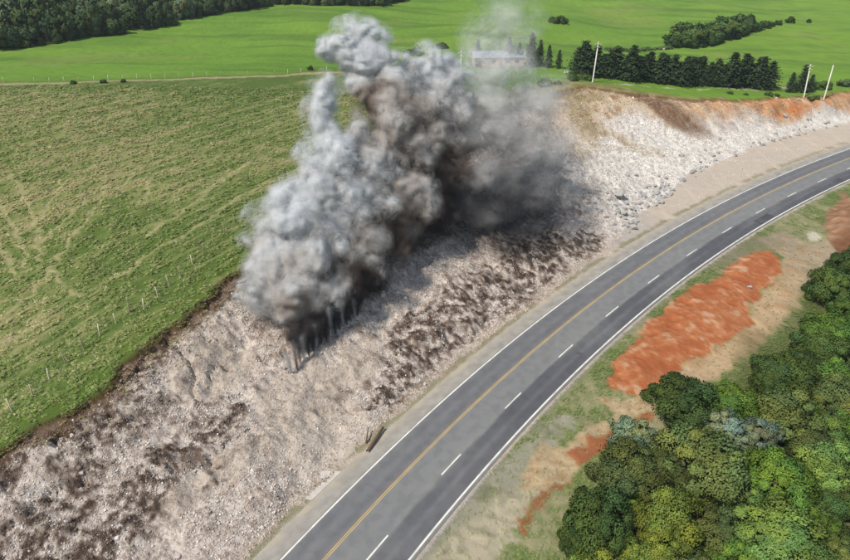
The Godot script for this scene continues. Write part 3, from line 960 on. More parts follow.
func tube(st: SurfaceTool, pts: Array, radii: Array, sides: int) -> void:
	for i in pts.size() - 1:
		var a: Vector3 = pts[i]
		var b: Vector3 = pts[i + 1]
		var ax := (b - a).normalized()
		var t := ax.cross(Vector3(0.31, 0.2, 0.93)).normalized()
		var u := ax.cross(t)
		for k in sides:
			var p := TAU * k / sides
			var q := TAU * (k + 1) / sides
			var e0 := t * cos(p) + u * sin(p)
			var e1 := t * cos(q) + u * sin(q)
			for v in [a + e0 * radii[i], a + e1 * radii[i], b + e0 * radii[i + 1], a + e1 * radii[i], b + e1 * radii[i + 1], b + e0 * radii[i + 1]]:
				st.add_vertex(v)
	var top: Vector3 = pts[-1]
	var ax2: Vector3 = (top - pts[-2]).normalized()
	var t2 := ax2.cross(Vector3(0.31, 0.2, 0.93)).normalized()
	var u2 := ax2.cross(t2)
	for k in sides:
		var p2 := TAU * k / sides
		var q2 := TAU * (k + 1) / sides
		for v in [top, top + (t2 * cos(p2) + u2 * sin(p2)) * radii[-1], top + (t2 * cos(q2) + u2 * sin(q2)) * radii[-1]]: st.add_vertex(v)

func leaf_mat(c: Color) -> StandardMaterial3D:
	var m := plain_mat(c, 0.75, true)
	m.backlight_enabled = true
	m.backlight = Color(0.5, 0.5, 0.5)
	return m

func conifer_mesh(seed_: int) -> ArrayMesh:   # one metre per metre: about 9 tall, boughs drooping, uneven
	var g := RandomNumberGenerator.new()
	g.seed = seed_
	var st := SurfaceTool.new()
	st.begin(Mesh.PRIMITIVE_TRIANGLES)
	var y := 0.9
	while y < 9.3:
		var k := (y - 0.9) / 8.4
		var reach := (2.7 * pow(1.0 - k, 0.75) + 0.18) * g.randf_range(0.72, 1.15)
		if k < 0.12: reach *= 0.8
		var n := 7 if k < 0.7 else 5
		for i in n:
			var a := TAU * i / n + g.randf() * 1.2 + y * 2.1
			var len := reach * g.randf_range(0.65, 1.12)
			var tone := g.randf_range(0.7, 1.0)
			for j in 16:
				var t := (j + 0.5) / 16.0 * g.randf_range(0.75, 1.15)
				var p := Vector3(cos(a) * len * t, y + 0.30 * len * t - 0.40 * len * t * t + g.randfn() * 0.12, sin(a) * len * t) + Vector3(g.randfn(), g.randfn() * 0.4, g.randfn()) * 0.16 * (0.5 + t)
				var nn := (Vector3(cos(a) * 0.7, 0.8, sin(a) * 0.7) + Vector3(g.randfn(), g.randfn(), g.randfn()) * 0.6).normalized()
				var kk := tone * g.randf_range(0.75, 1.0)
				leaf(st, p, nn, 0.24, Color(kk, kk, kk), g, (nn + Vector3(cos(a), 0.3, sin(a)) * 0.7).normalized())
		y += g.randf_range(0.26, 0.40)
	return st.commit()

const BUSHES := [[33.5, 67.5, 3.7, "a"], [40.1, 67.5, 3.3, "b"], [45.7, 65.5, 3.4, "c"], [50.8, 70.9, 2.6, "d"], [47.7, 72.5, 2.2, "a"], [37.4, 62.8, 2.9, "f"], [41.2, 61.6, 2.9, "f"], [25.6, 61.6, 2.7, "g"], [32.2, 56.5, 5.1, "c"], [23.2, 54.6, 3.4, "c"], [18.2, 48.5, 3.4, "a"], [40.4, 54.9, 3.5, "b"], [26.2, 48.7, 3.1, "d"], [20.3, 46.1, 2.0, "d"], [23.1, 51.4, 1.2, "b"], [31.3, 49.3, 3.0, "c"], [37.0, 47.7, 3.8, "e"], [47.8, 58.1, 2.9, "e"], [48.4, 62.4, 2.4, "c"], [51.3, 63.6, 2.5, "e"], [47.3, 53.2, 2.3, "a"], [43.0, 49.4, 2.4, "b"], [55.1, 68.6, 2.9, "c"], [33.2, 45.3, 2.3, "b"], [39.9, 45.6, 2.3, "e"], [28.1, 45.0, 2.3, "c"], [68.9, 95.7, 3.4, "a"], [76.7, 104.5, 2.7, "a"], [63.1, 84.9, 3.4, "b"], [58.5, 79.8, 3.1, "a"], [61.5, 78.3, 2.6, "c"], [50.1, 73.7, 3.4, "a"], [57.2, 73.6, 2.8, "b"], [55.1, 76.7, 2.5, "a"], [23.5, 44.9, 2.2, "d"], [51.2, 59.6, 2.2, "b"], [45.1, 47.6, 2.1, "a"], [42.4, 52.8, 2.0, "b"], [35.9, 52.5, 2.5, "e"], [27.4, 55.1, 2.5, "c"], [25.1, 51.9, 2.0, "b"], [49.8, 66.6, 2.1, "b"], [70.5, 90.5, 3.2, "b"], [60.6, 71.1, 3.0, "a"], [56.2, 63.6, 2.8, "b"], [50.9, 54.0, 2.7, "c"], [30.0, 42.1, 2.6, "b"], [35.7, 41.6, 2.7, "e"], [22.9, 41.5, 2.5, "c"], [17.3, 42.5, 2.4, "d"], [42.0, 42.3, 2.6, "c"], [15.7, 46.8, 1.5, "a"]]
const KIND_SAID := {"a": "dark green tree", "b": "mid green tree", "c": "olive tree", "d": "yellow green shrub", "e": "light green tree", "f": "grey blue shrub", "g": "silvery shrub"}
const KIND_COL := {"a": [94, 112, 66], "b": [114, 140, 68], "c": [124, 130, 84], "d": [154, 160, 80], "e": [138, 160, 96], "f": [140, 147, 142], "g": [154, 162, 144]}

func build_bushes() -> void:
	var crowns := []
	for i in 5: crowns.append(crown_mesh(100 + i, 36 + i * 5, 560, 0.036, 0.72 + 0.07 * i, 0.30, 0.16))
	var feather := crown_mesh(120, 36, 420, 0.042, 0.5, 0.26, 0.2)
	var trunk := trunk_mesh(3, 0.7, 0.07, 5, 0.5)
	var bark := plain_mat(rgb(96, 82, 66), 0.9)
	var i := 0
	var mats := {}
	var all := BUSHES.duplicate()
	var g := RandomNumberGenerator.new()
	g.seed = 5
	while all.size() < 88:   # undergrowth between the trees
		var near: Array = BUSHES[g.randi() % BUSHES.size()]
		var a := g.randf() * TAU
		var x2: float = near[0] + cos(a) * near[2] * 1.1
		var d2: float = near[1] + sin(a) * near[2] * 1.1
		if d2 < 41.0 or x2 < 19.0 + (d2 - 44.0) * 0.85 - 3.0 or d2 > 75.0: continue
		var free := true
		for w in BUSHES:
			if Vector2(w[0] - x2, w[1] - d2).length() < w[2] * 0.85: free = false
		if not free: continue
		all.append([snappedf(x2, 0.1), snappedf(d2, 0.1), snappedf(g.randf_range(1.1, 1.9), 0.1), ["b", "c", "e", "d", "a", "b"][g.randi() % 6]])
	for q in all:
		var kind: String = q[3]
		var x: float = q[0]
		var d: float = q[1]
		var place: String
		# what it stands next to, told from neighbours
		var others := []
		for w in all:
			if w == q or w[3] == kind: continue
			var e := Vector2(w[0] - x, w[1] - d).length()
			if true:
				var other := ""
				var dx: float = w[0] - x
				var dd: float = w[1] - d
				other = ("left of" if dx > absf(dd) else "right of" if -dx > absf(dd) else "before" if dd > 0.0 else "behind") + " a " + KIND_SAID[w[3]].replace(" tree", " one").replace(" shrub", " one")
				others.append([e, other])
		others.sort_custom(func(m, n): return m[0] < n[0])
		if d > 76.0: place = "by the sandy clearing"
		elif d > 66.0: place = "atop the thicket"
		elif x < 24.0: place = "roadside in the thicket"
		elif d < 47.0: place = "at the bottom edge"
		elif x > 44.0: place = "right in the thicket"
		else: place = "mid thicket"
		var size := "large " if q[2] > 3.3 else "small " if q[2] < 2.3 else ""
		var said := ""
		for w in others:
			said = size + KIND_SAID[kind] + " " + place + ", " + w[1]
			if not labels_used.has(said): break
		labels_used[said] = true
		var o := thing("bush" if q[2] < 2.4 or kind in ["f", "g"] else "tree", said, "shrub" if q[2] < 2.4 or kind in ["f", "g"] else "tree", on_ground(x, d, 1.6 if kind == "f" else 0.4 if kind == "g" else -0.1), rng.randf() * TAU, "")
		var vary := "%s%d" % [kind, i % 3]
		if not mats.has(vary):
			var c: Array = KIND_COL[kind]
			var k := 1.0 + 0.09 * ((i % 3) - 1)
			mats[vary] = leaf_mat(rgb(c[0] * k, c[1] * k, c[2] * k))
		var cr := put("crown", feather if kind in ["f", "g"] else crowns[(i * 7) % 5], mats[vary], o)
		var tall: float = rng.randf_range(0.9, 1.25)
		cr.scale = Vector3(q[2] * rng.randf_range(0.95, 1.3), q[2] * tall, q[2] * rng.randf_range(0.95, 1.3))
		var tr := put("trunk", trunk, bark, o)
		tr.scale = Vector3(q[2], q[2], q[2])
		i += 1

func build_far_trees() -> void:
	var bark := plain_mat(rgb(84, 72, 60), 0.9)
	# the windbreak of conifers above the quarry
	var cone := [conifer_mesh(1), conifer_mesh(2), conifer_mesh(3), conifer_mesh(4)]
	var trunk := trunk_mesh(8, 8.5, 0.16, 0, 0.0)
	var dark := leaf_mat(rgb(66, 90, 58))
	var dark2 := leaf_mat(rgb(76, 98, 66))
	var row := []
	for k in 30: row.append([44.5 + k * 2.02 + rng.randf_range(-0.5, 0.5), rng.randf_range(0.78, 1.12)])
	for k in row.size():
		var x: float = row[k][0]
		var d := 197.5 + sin(x * 0.4) * 1.2 + rng.randf_range(-1.4, 1.4) + (x - 49.0) * 0.03
		var h: float = row[k][1] * (0.84 + 0.2 * sin(k * 1.7) ** 2)
		var o := thing("conifer", "dark conifer, %s from the left end of the windbreak above the quarry" % ORD[k], "tree", on_ground(x, d, -0.1), rng.randf() * TAU, "conifers of the windbreak above the quarry")
		put("crown", cone[k % 4], dark if k % 3 else dark2, o)
		put("trunk", trunk, bark, o)
		o.scale = Vector3(h * 1.75, h, h * 1.75)
	var lone := [[108.5, 197.0, 0.62, "small narrow conifer standing in the gap right of the windbreak"], [112.5, 198.5, 0.85, "wide conifer standing alone right of the windbreak"], [115.8, 199.5, 0.55, "low conifer at the right foot of the lone wide one"]]
	for q in lone:
		var o := thing("conifer", q[3], "tree", on_ground(q[0], q[1], -0.1), q[0], "")
		put("crown", cone[int(q[0]) % 4], dark2, o)
		put("trunk", trunk, bark, o)
		o.scale = Vector3.ONE * q[2] * Vector3(1.25, 1.0, 1.25)
	var veiled := [[26.5, 214.0, 0.9], [29.6, 213.0, 0.75], [33.2, 212.0, 1.1], [36.0, 212.5, 0.85], [38.6, 211.0, 0.72], [41.5, 209.5, 0.6], [17.0, 219.0, 0.8]]
	for k in veiled.size():
		var q: Array = veiled[k]
		var o := thing("conifer", "conifer seen through thin smoke, %s from the right beside the long low house" % ORD[veiled.size() - 1 - k], "tree", on_ground(q[0], q[1], -0.1), q[0])
		put("crown", cone[k % 4], dark2, o)
		put("trunk", trunk, bark, o)
		o.scale = Vector3.ONE * q[2]
	# broad trees of the grove, hedges, scrub
	var crowns := []
	for i in 3: crowns.append(crown_mesh(200 + i, 17, 120, 0.12, 0.85 + 0.1 * i, 0.36, 0.12))
	var bt := trunk_mesh(9, 0.8, 0.07, 4, 0.4)
	var greens := [leaf_mat(rgb(76, 100, 56)), leaf_mat(rgb(88, 110, 64)), leaf_mat(rgb(100, 120, 70)), leaf_mat(rgb(124, 138, 104)), leaf_mat(rgb(118, 130, 78))]
	var plant := func(called: String, label: String, cat: String, x: float, d: float, r: float, c: int, tall: float, group: String) -> void:
		var o := thing(called, label, cat, on_ground(x, d, -0.15 * r), rng.randf() * TAU, group)
		var cr := put("crown", crowns[rng.randi() % 3], greens[c], o)
		cr.scale = Vector3(r, r * tall, r)
		var tr := put("trunk", bt, bark, o)
		tr.scale = Vector3(r, r, r)
	for k in 24:
		var t := (k % 12) / 11.0
		var back := k / 12
		plant.call("tree", "rounded tree in the %s row of the hill grove, %s from the left" % [["front", "back"][back], ORD[k % 12]], "tree", lerpf(104.0, 146.0, t) + back * 5.0 + rng.randf_range(-1.0, 1.0), lerpf(289.0, 316.0, t) + back * 9.0 + rng.randf_range(-1.5, 1.5) - 3.0 * sin(t * PI), rng.randf_range(4.0, 5.6) * (1.0 if t > 0.05 and t < 0.95 else 0.8), [0, 1, 0, 2][k % 4], rng.randf_range(0.75, 1.05), "trees of the grove on the hill")
	var hedge := [[151.0, 318.0, 2.6], [155.0, 321.0, 2.2], [159.5, 325.5, 2.7], [164.0, 329.0, 2.0], [170.0, 334.0, 1.5], [178.0, 339.0, 2.0], [190.0, 344.0, 1.2]]
	for k in hedge.size():
		plant.call("shrub", "small dark shrub on the boundary line right of the grove, %s outward" % ORD[k], "shrub", hedge[k][0], hedge[k][1], hedge[k][2], 0, 1.0, "shrubs on the boundary right of the grove")
	for k in 12:
		var t := k / 11.0
		plant.call("hedge_plant", "pale green hedge plant left of the grove, %s in its row" % ORD[k], "hedge", lerpf(72.0, 101.0, t), lerpf(268.0, 282.0, t) + rng.randf_range(-0.5, 0.5), rng.randf_range(1.3, 1.8), 3, 0.6, "pale hedge left of the grove")
	var hill := [[-5.8, 235.0, 2.0, "left one of the dark bush pair on the green hill beside the smoke"], [-2.6, 235.4, 2.1, "right one of the dark bush pair on the green hill beside the smoke"], [6.2, 255.5, 2.2, "dark round bush on the green hill, uphill of the bush pair"], [61.0, 327.0, 2.4, "left part of the flat dark bush high on the green hill"], [64.8, 328.0, 2.6, "right part of the flat dark bush high on the green hill"], [-21.5, 203.0, 1.3, "small bush beside the track at the smoke's left edge"], [-34.0, 200.0, 1.0, "small bush on the track's edge left of the smoke"], [-95.5, 181.0, 0.8, "scrubby bush at the left end of the track"], [-88.0, 182.2, 0.95, "wide scrubby bush beside the left part of the track"], [-83.0, 183.4, 0.7, "low bush next to the wide scrubby one by the track"]]
	for q in hill: plant.call("bush", q[3], "shrub", q[0], q[1], q[2], 1, 0.85, "")
	for k in 26:
		var x := rng.randf_range(113.0, 158.0)
		var d := 199.0 + (x - 113.0) * 0.42 + rng.randf_range(-1.0, 6.0)
		plant.call("scrub_bush", "grey green scrub bush in the band behind the two right hand poles", "shrub", x, d, rng.randf_range(1.1, 2.1), [3, 2, 1, 3][k % 4], 0.8, "scrub behind the right hand poles")
	for k in 16:
		var x := rng.randf_range(31.0, 47.0)
		var d := 190.0 - (47.0 - x) * 0.75 + rng.randf_range(0.0, 6.0)
		plant.call("scrub_bush", "olive scrub bush on the brow of the quarry, left of the leaning pole", "shrub", x, d, rng.randf_range(0.8, 1.6), [4, 2, 4, 1][k % 4], 0.75, "olive scrub on the quarry brow")
	var brow := [[87.0, 188.5, 0.9], [99.0, 190.0, 1.0], [101.5, 190.6, 0.8], [112.5, 192.0, 1.2], [114.5, 192.8, 1.0], [92.0, 189.3, 0.7]]
	for k in brow.size():
		plant.call("shrub", "low green shrub on the brow below the conifers, %s from the left" % ORD[k], "shrub", brow[k][0], brow[k][1], brow[k][2], 2, 0.7, "")
	# the forest beyond the crest of the hill
	var edge := [V(-330.0, 205.0), V(-170.0, 236.0), V(-157.8, 241.0), V(-141.3, 254.0), V(-130.2, 275.0), V(-116.7, 298.0), V(-107.4, 333.2), V(-92.8, 351.7), V(-78.6, 368.7), V(-44.0, 366.0), V(-24.0, 373.0), V(-10.0, 398.0)]
	var n := 0
	var fg := [leaf_mat(rgb(76, 92, 62)), leaf_mat(rgb(90, 106, 70)), leaf_mat(rgb(108, 120, 86)), leaf_mat(rgb(82, 100, 64)), leaf_mat(rgb(128, 136, 112))]
	var placed := []
	var tries := 0
	while n < 300 and tries < 20000:
		tries += 1
		var i := rng.randi_range(0, edge.size() - 2) if rng.randf() < 0.75 else rng.randi_range(7, 10)
		var t := rng.randf()
		var a: Vector2 = edge[i].lerp(edge[i + 1], t)
		var depth := pow(rng.randf(), 1.5) * 200.0
		var p := a + Vector2(-0.42, 0.91) * depth
		if i >= 8: p = a + Vector2(0.05, 1.0) * depth
		if p.x < -0.70 * (0.88 * p.y + 28.0) - 12.0: continue
		var r := rng.randf_range(3.6, 6.0) * (1.0 + depth * 0.0016)
		var ok := true
		for w in placed:
			if p.distance_squared_to(w) < 24.0 + depth * 0.3:
				ok = false
				break
		if not ok: continue
		placed.append(p)
		var o := put("forest_tree", crowns[n % 3], fg[[0, 1, 0, 3, 2, 0, 1, 3, 4][rng.randi() % 9]])
		o.position = on_ground(p.x, p.y, -1.0)
		o.rotation.y = rng.randf() * TAU
		o.scale = Vector3(r, r * rng.randf_range(1.0, 1.6), r)
		tag(o, "dark broadleaf tree in the forest beyond the green hill at the upper left", "tree", "forest trees beyond the green hill")
		n += 1

# ------------------------------------------------------------------ poles, fence, house, small things
func pole(at: Vector3, tall: float, lean: Vector2, arm: bool, label: String) -> void:
	var o := thing("utility_pole", label, "utility pole", at)
	o.rotation = Vector3(lean.y, 0.0, lean.x)
	var wood := plain_mat(rgb(206, 204, 196), 0.85)
	var st := SurfaceTool.new()
	st.begin(Mesh.PRIMITIVE_TRIANGLES)
	tube(st, [Vector3(0, -0.6, 0), Vector3(0, tall, 0)], [0.20, 0.13], 10)
	st.generate_normals()
	put("post", st.commit(), wood, o)
	if arm:
		for y in [tall - 0.5, tall - 1.3]:
			var w: float = 1.9 if y > tall - 1.0 else 1.2
			var b := BoxMesh.new()
			b.size = Vector3(w, 0.13, 0.11)
			var m := put("crossarm", b, plain_mat(rgb(186, 180, 168), 0.85), o)
			m.position = Vector3(0, y, 0.19)
			if y < tall - 1.0: continue
			for k in 3:
				var c := SurfaceTool.new()
				c.begin(Mesh.PRIMITIVE_TRIANGLES)
				tube(c, [Vector3.ZERO, Vector3(0, 0.1, 0), Vector3(0, 0.14, 0), Vector3(0, 0.25, 0)], [0.04, 0.04, 0.09, 0.05], 8)
				c.generate_normals()
				var ins := put("insulator", c.commit(), plain_mat(rgb(160, 150, 140), 0.3), o)
				ins.position = Vector3(-0.8 + 0.8 * k, y + 0.07, 0.19)

func build_fence(places: Array, label: String, tall: float, lean_seed: int, wires := true) -> void:
	var g := RandomNumberGenerator.new()
	g.seed = lean_seed
	var p0: Vector3 = places[0]
	var o := thing("wire_fence", label, "fence", p0)
	var greys := [plain_mat(rgb(176, 166, 146), 0.9), plain_mat(rgb(196, 188, 170), 0.9), plain_mat(rgb(150, 138, 118), 0.9)]
	var tops := []
	for i in places.size():
		var st := SurfaceTool.new()
		st.begin(Mesh.PRIMITIVE_TRIANGLES)
		var lean := Vector3(g.randf_range(-0.16, 0.10), 1.0, g.randf_range(-0.12, 0.12)) * tall * g.randf_range(0.85, 1.1)
		tube(st, [Vector3(0, -0.35, 0), lean * 0.5 + Vector3(0.02, 0, 0), lean], [0.085, 0.08, 0.07], 7)
		st.generate_normals()
		var m := put("post", st.commit(), greys[g.randi() % 3], o)
		m.position = places[i] - p0
		tops.append([places[i] - p0, lean])
	if not wires: return
	for h in [0.92, 0.62, 0.32]:
		var st := SurfaceTool.new()
		st.begin(Mesh.PRIMITIVE_TRIANGLES)
		for i in tops.size() - 1:
			tube(st, [tops[i][0] + tops[i][1] * h, tops[i + 1][0] + tops[i + 1][1] * h], [0.006, 0.006], 4)
		st.generate_normals()
		put("wire", st.commit(), plain_mat(rgb(120, 116, 110), 0.6), o)

func box(parent: Node, called: String, size: Vector3, at: Vector3, mat: Material) -> MeshInstance3D:
	var b := BoxMesh.new()
	b.size = size
	var m := put(called, b, mat, parent)
	m.position = at
	return m

func build_house() -> void:
	var o := thing("house", "long low house with pinkish walls and pale roof, behind the thin smoke", "house", on_ground(23.0, 214.0, 0.0), 0.06)
	var wall := plain_mat(rgb(198, 164, 150), 0.9)
	var roofm := plain_mat(rgb(132, 142, 154), 0.6)
	var dark := plain_mat(rgb(52, 50, 50), 0.5)
	box(o, "wall", Vector3(15.6, 2.9, 0.2), Vector3(0, 1.3, 2.9), wall)
	box(o, "wall", Vector3(15.6, 2.9, 0.2), Vector3(0, 1.3, -2.9), wall)
	box(o, "wall", Vector3(0.2, 2.9, 5.59), Vector3(-7.7, 1.3, 0), wall)
	box(o, "wall", Vector3(0.2, 2.9, 5.59), Vector3(7.7, 1.3, 0), wall)
	for s in [-1.0, 1.0]:
		var st := SurfaceTool.new()
		st.begin(Mesh.PRIMITIVE_TRIANGLES)
		for v in [Vector3(s * 7.8, 2.75, 3.0), Vector3(s * 7.8, 2.75, -3.0), Vector3(s * 7.8, 4.15, 0.0)]: st.add_vertex(v)
		for v in [Vector3(s * 7.6, 2.75, 3.0), Vector3(s * 7.6, 4.15, 0.0), Vector3(s * 7.6, 2.75, -3.0)]: st.add_vertex(v)
		st.generate_normals()
		put("gable", st.commit(), wall, o)
		var slab := box(o, "roof", Vector3(16.8, 0.12, 3.7), Vector3(0, 3.52, s * 1.72), roofm)
		slab.rotation.x = s * 0.43
	for x in [-5.0, -1.8, 2.6, 5.6]:
		var w := box(o, "window", Vector3(1.3, 1.0, 0.1), Vector3(x, 1.55, 2.98), dark)
		box(w, "frame", Vector3(1.46, 0.08, 0.12), Vector3(0, -0.54, 0.02), plain_mat(rgb(214, 210, 204)))
	box(o, "door", Vector3(1.0, 2.1, 0.1), Vector3(0.4, 1.06, 2.98), plain_mat(rgb(104, 74, 56)))
	box(o, "porch_opening", Vector3(2.2, 2.0, 0.08), Vector3(-7.0 + 0.6, 1.0, 2.975), dark)
	var trough := [[42.6, 201.5, "small white trough on the grass left of the leaning pole"], [97.5, 279.5, "small white trough at the left corner of the grove"]]
	for q in trough:
		var t := thing("water_trough", q[2], "trough", on_ground(q[0], q[1]), 0.3)
		var wm := plain_mat(rgb(224, 222, 216), 0.7)
		box(t, "basin", Vector3(1.5, 0.12, 0.7), Vector3(0, 0.16, 0), wm)
		box(t, "side", Vector3(1.5, 0.45, 0.08), Vector3(0, 0.445, 0.31), wm)
		box(t, "side", Vector3(1.5, 0.45, 0.08), Vector3(0, 0.445, -0.31), wm)
		box(t, "end", Vector3(0.08, 0.45, 0.54), Vector3(0.71, 0.445, 0), wm)
		box(t, "end", Vector3(0.08, 0.45, 0.54), Vector3(-0.71, 0.445, 0), wm)
		box(t, "leg", Vector3(0.12, 0.3, 0.6), Vector3(0.5, -0.05, 0), wm)
		box(t, "leg", Vector3(0.12, 0.3, 0.6), Vector3(-0.5, -0.05, 0), wm)

func log_thing(a: Vector3, b: Vector3, r: float, label: String) -> void:
	var st := SurfaceTool.new()
	st.begin(Mesh.PRIMITIVE_TRIANGLES)
	tube(st, [Vector3.ZERO, (b - a) * 0.45 + Vector3(0.05, 0.06, 0.0), b - a], [r, r * 0.9, r * 0.6], 8)
	st.generate_normals()
	var o := put("log", st.commit(), plain_mat(rgb(92, 76, 62), 0.95))
	o.position = a
	tag(o, label, "log")

# ------------------------------------------------------------------ smoke
# puffs of the thick plume: x, y, d, radius, tone (0 pale, 1 warm grey, 2 dark brown, 3 charcoal)
const PUFFS := [[-16.8, 11.3, 72.8, 1.2, 2.9], [-15.8, 11.4, 74.6, 1.4, 2.9], [-14.5, 11.5, 77.0, 1.6, 2.9], [-12.9, 11.4, 80.3, 1.8, 2.9], [-11.3, 11.4, 83.6, 1.9, 2.9], [-8.9, 12.0, 87.4, 2.1, 2.9], [-18.0, 15.2, 74.2, 1.8, 1.4], [-17.2, 15.0, 76.4, 2.1, 2.0], [-16.4, 14.0, 78.0, 1.9, 2.8], [-14.8, 14.0, 81.0, 2.3, 2.9], [-12.4, 13.4, 84.6, 2.8, 2.8], [-20.5, 15.6, 77.7, 3.3, 0.6], [-17.3, 16.6, 79.2, 4.0, 0.8], [-13.9, 14.5, 83.3, 3.6, 2.3], [-21.7, 19.9, 81.2, 2.4, 0.8], [-19.6, 21.4, 83.1, 3.7, 0.2], [-16.5, 19.6, 84.2, 4.7, 0.4], [-12.1, 17.5, 88.4, 4.6, 1.1], [-8.6, 17.4, 93.1, 4.2, 2.2],
	[-17.9, 24.3, 87.0, 3.2, 0.1], [-14.8, 23.2, 89.8, 4.8, 0.3], [-10.8, 22.4, 93.9, 5.0, 0.5], [-12.3, 26.0, 96.1, 3.8, 0.4], [-15.4, 27.4, 93.2, 3.0, 0.0], [-14.6, 30.0, 94.6, 2.7, 0.0], [-15.2, 32.4, 96.0, 2.1, 0.1], [-15.9, 34.6, 97.2, 1.9, 0.2], [-15.4, 36.6, 98.3, 1.9, 0.0], [-15.2, 38.0, 99.1, 1.7, 0.0],
	[-10.4, 29.3, 98.2, 2.8, 0.8], [-6.4, 27.9, 101.4, 4.2, 1.2], [-4.9, 31.7, 105.7, 4.3, 1.4], [-7.6, 34.6, 105.6, 3.0, 1.6], [-9.6, 37.8, 107.6, 2.5, 0.3], [-11.6, 40.0, 109.0, 2.4, 0.0], [-14.6, 41.8, 109.9, 2.0, 0.0], [-12.8, 42.6, 109.6, 2.5, 0.0], [-10.2, 43.6, 110.1, 2.4, 0.0], [-8.4, 41.4, 110.1, 2.7, 0.0], [-6.6, 38.4, 109.2, 3.1, 0.2], [-4.2, 35.2, 109.9, 3.8, 0.4],
	[-2.0, 37.0, 112.3, 2.8, 0.1], [1.0, 38.4, 113.8, 2.6, 0.0], [3.4, 35.6, 114.5, 3.2, 0.1], [2.2, 31.6, 112.5, 4.4, 0.6], [4.9, 32.8, 113.3, 2.6, 0.3], [-0.8, 27.6, 108.1, 4.9, 1.2], [1.2, 22.5, 107.6, 4.6, 2.3], [-0.3, 17.8, 105.1, 4.3, 2.8], [-4.4, 21.6, 100.3, 4.5, 1.1], [-2.9, 14.4, 102.2, 2.9, 2.9], [2.6, 17.0, 107.0, 2.8, 2.9], [3.9, 26.5, 112.0, 3.5, 1.7], [-6.5, 18.7, 98.7, 4.7, 1.7]]
const TONES := [[208, 212, 217], [184, 179, 176], [106, 92, 84], [68, 65, 65]]
const VEIL_TONES := [[212, 215, 218], [182, 183, 185], [112, 112, 115], [50, 50, 54]]
var tones_now: Array = TONES

func smoke_color(tone: float, k: float) -> Color:
	tone = clampf(tone, 0.0, 2.999)
	var i := int(tone)
	var f := tone - i
	var a: Array = tones_now[i]
	var b: Array = tones_now[i + 1]
	return rgb(lerpf(a[0], b[0], f) * k, lerpf(a[1], b[1], f) * k, lerpf(a[2], b[2], f) * k)

func speck(vp: PackedVector3Array, vn: PackedVector3Array, vc: PackedColorArray, p: Vector3, n: Vector3, size: float, c: Color) -> void:
	var g := (n + Vector3(rng.randf_range(-1, 1), rng.randf_range(-1, 1), rng.randf_range(-1, 1)) * 0.7).normalized()
	var t := g.cross(Vector3(rng.randf_range(-1, 1), rng.randf_range(-1, 1), rng.randf_range(-1, 1))).normalized() * size
	var b := g.cross(t)
	# clockwise seen from the outside
	vp.append(p + t)
	vp.append(p - t * 0.5 - b * 0.87)
	vp.append(p - t * 0.5 + b * 0.87)
	for i in 3:
		vn.append(n)
		vc.append(c)

func commit_arrays(vp: PackedVector3Array, vn: PackedVector3Array, vc: PackedColorArray, ix = null) -> ArrayMesh:
	var arr := []
	arr.resize(Mesh.ARRAY_MAX)
	arr[Mesh.ARRAY_VERTEX] = vp
	arr[Mesh.ARRAY_NORMAL] = vn
	arr[Mesh.ARRAY_COLOR] = vc
	if ix != null: arr[Mesh.ARRAY_INDEX] = ix
	var me := ArrayMesh.new()
	me.add_surface_from_arrays(Mesh.PRIMITIVE_TRIANGLES, arr)
	return me

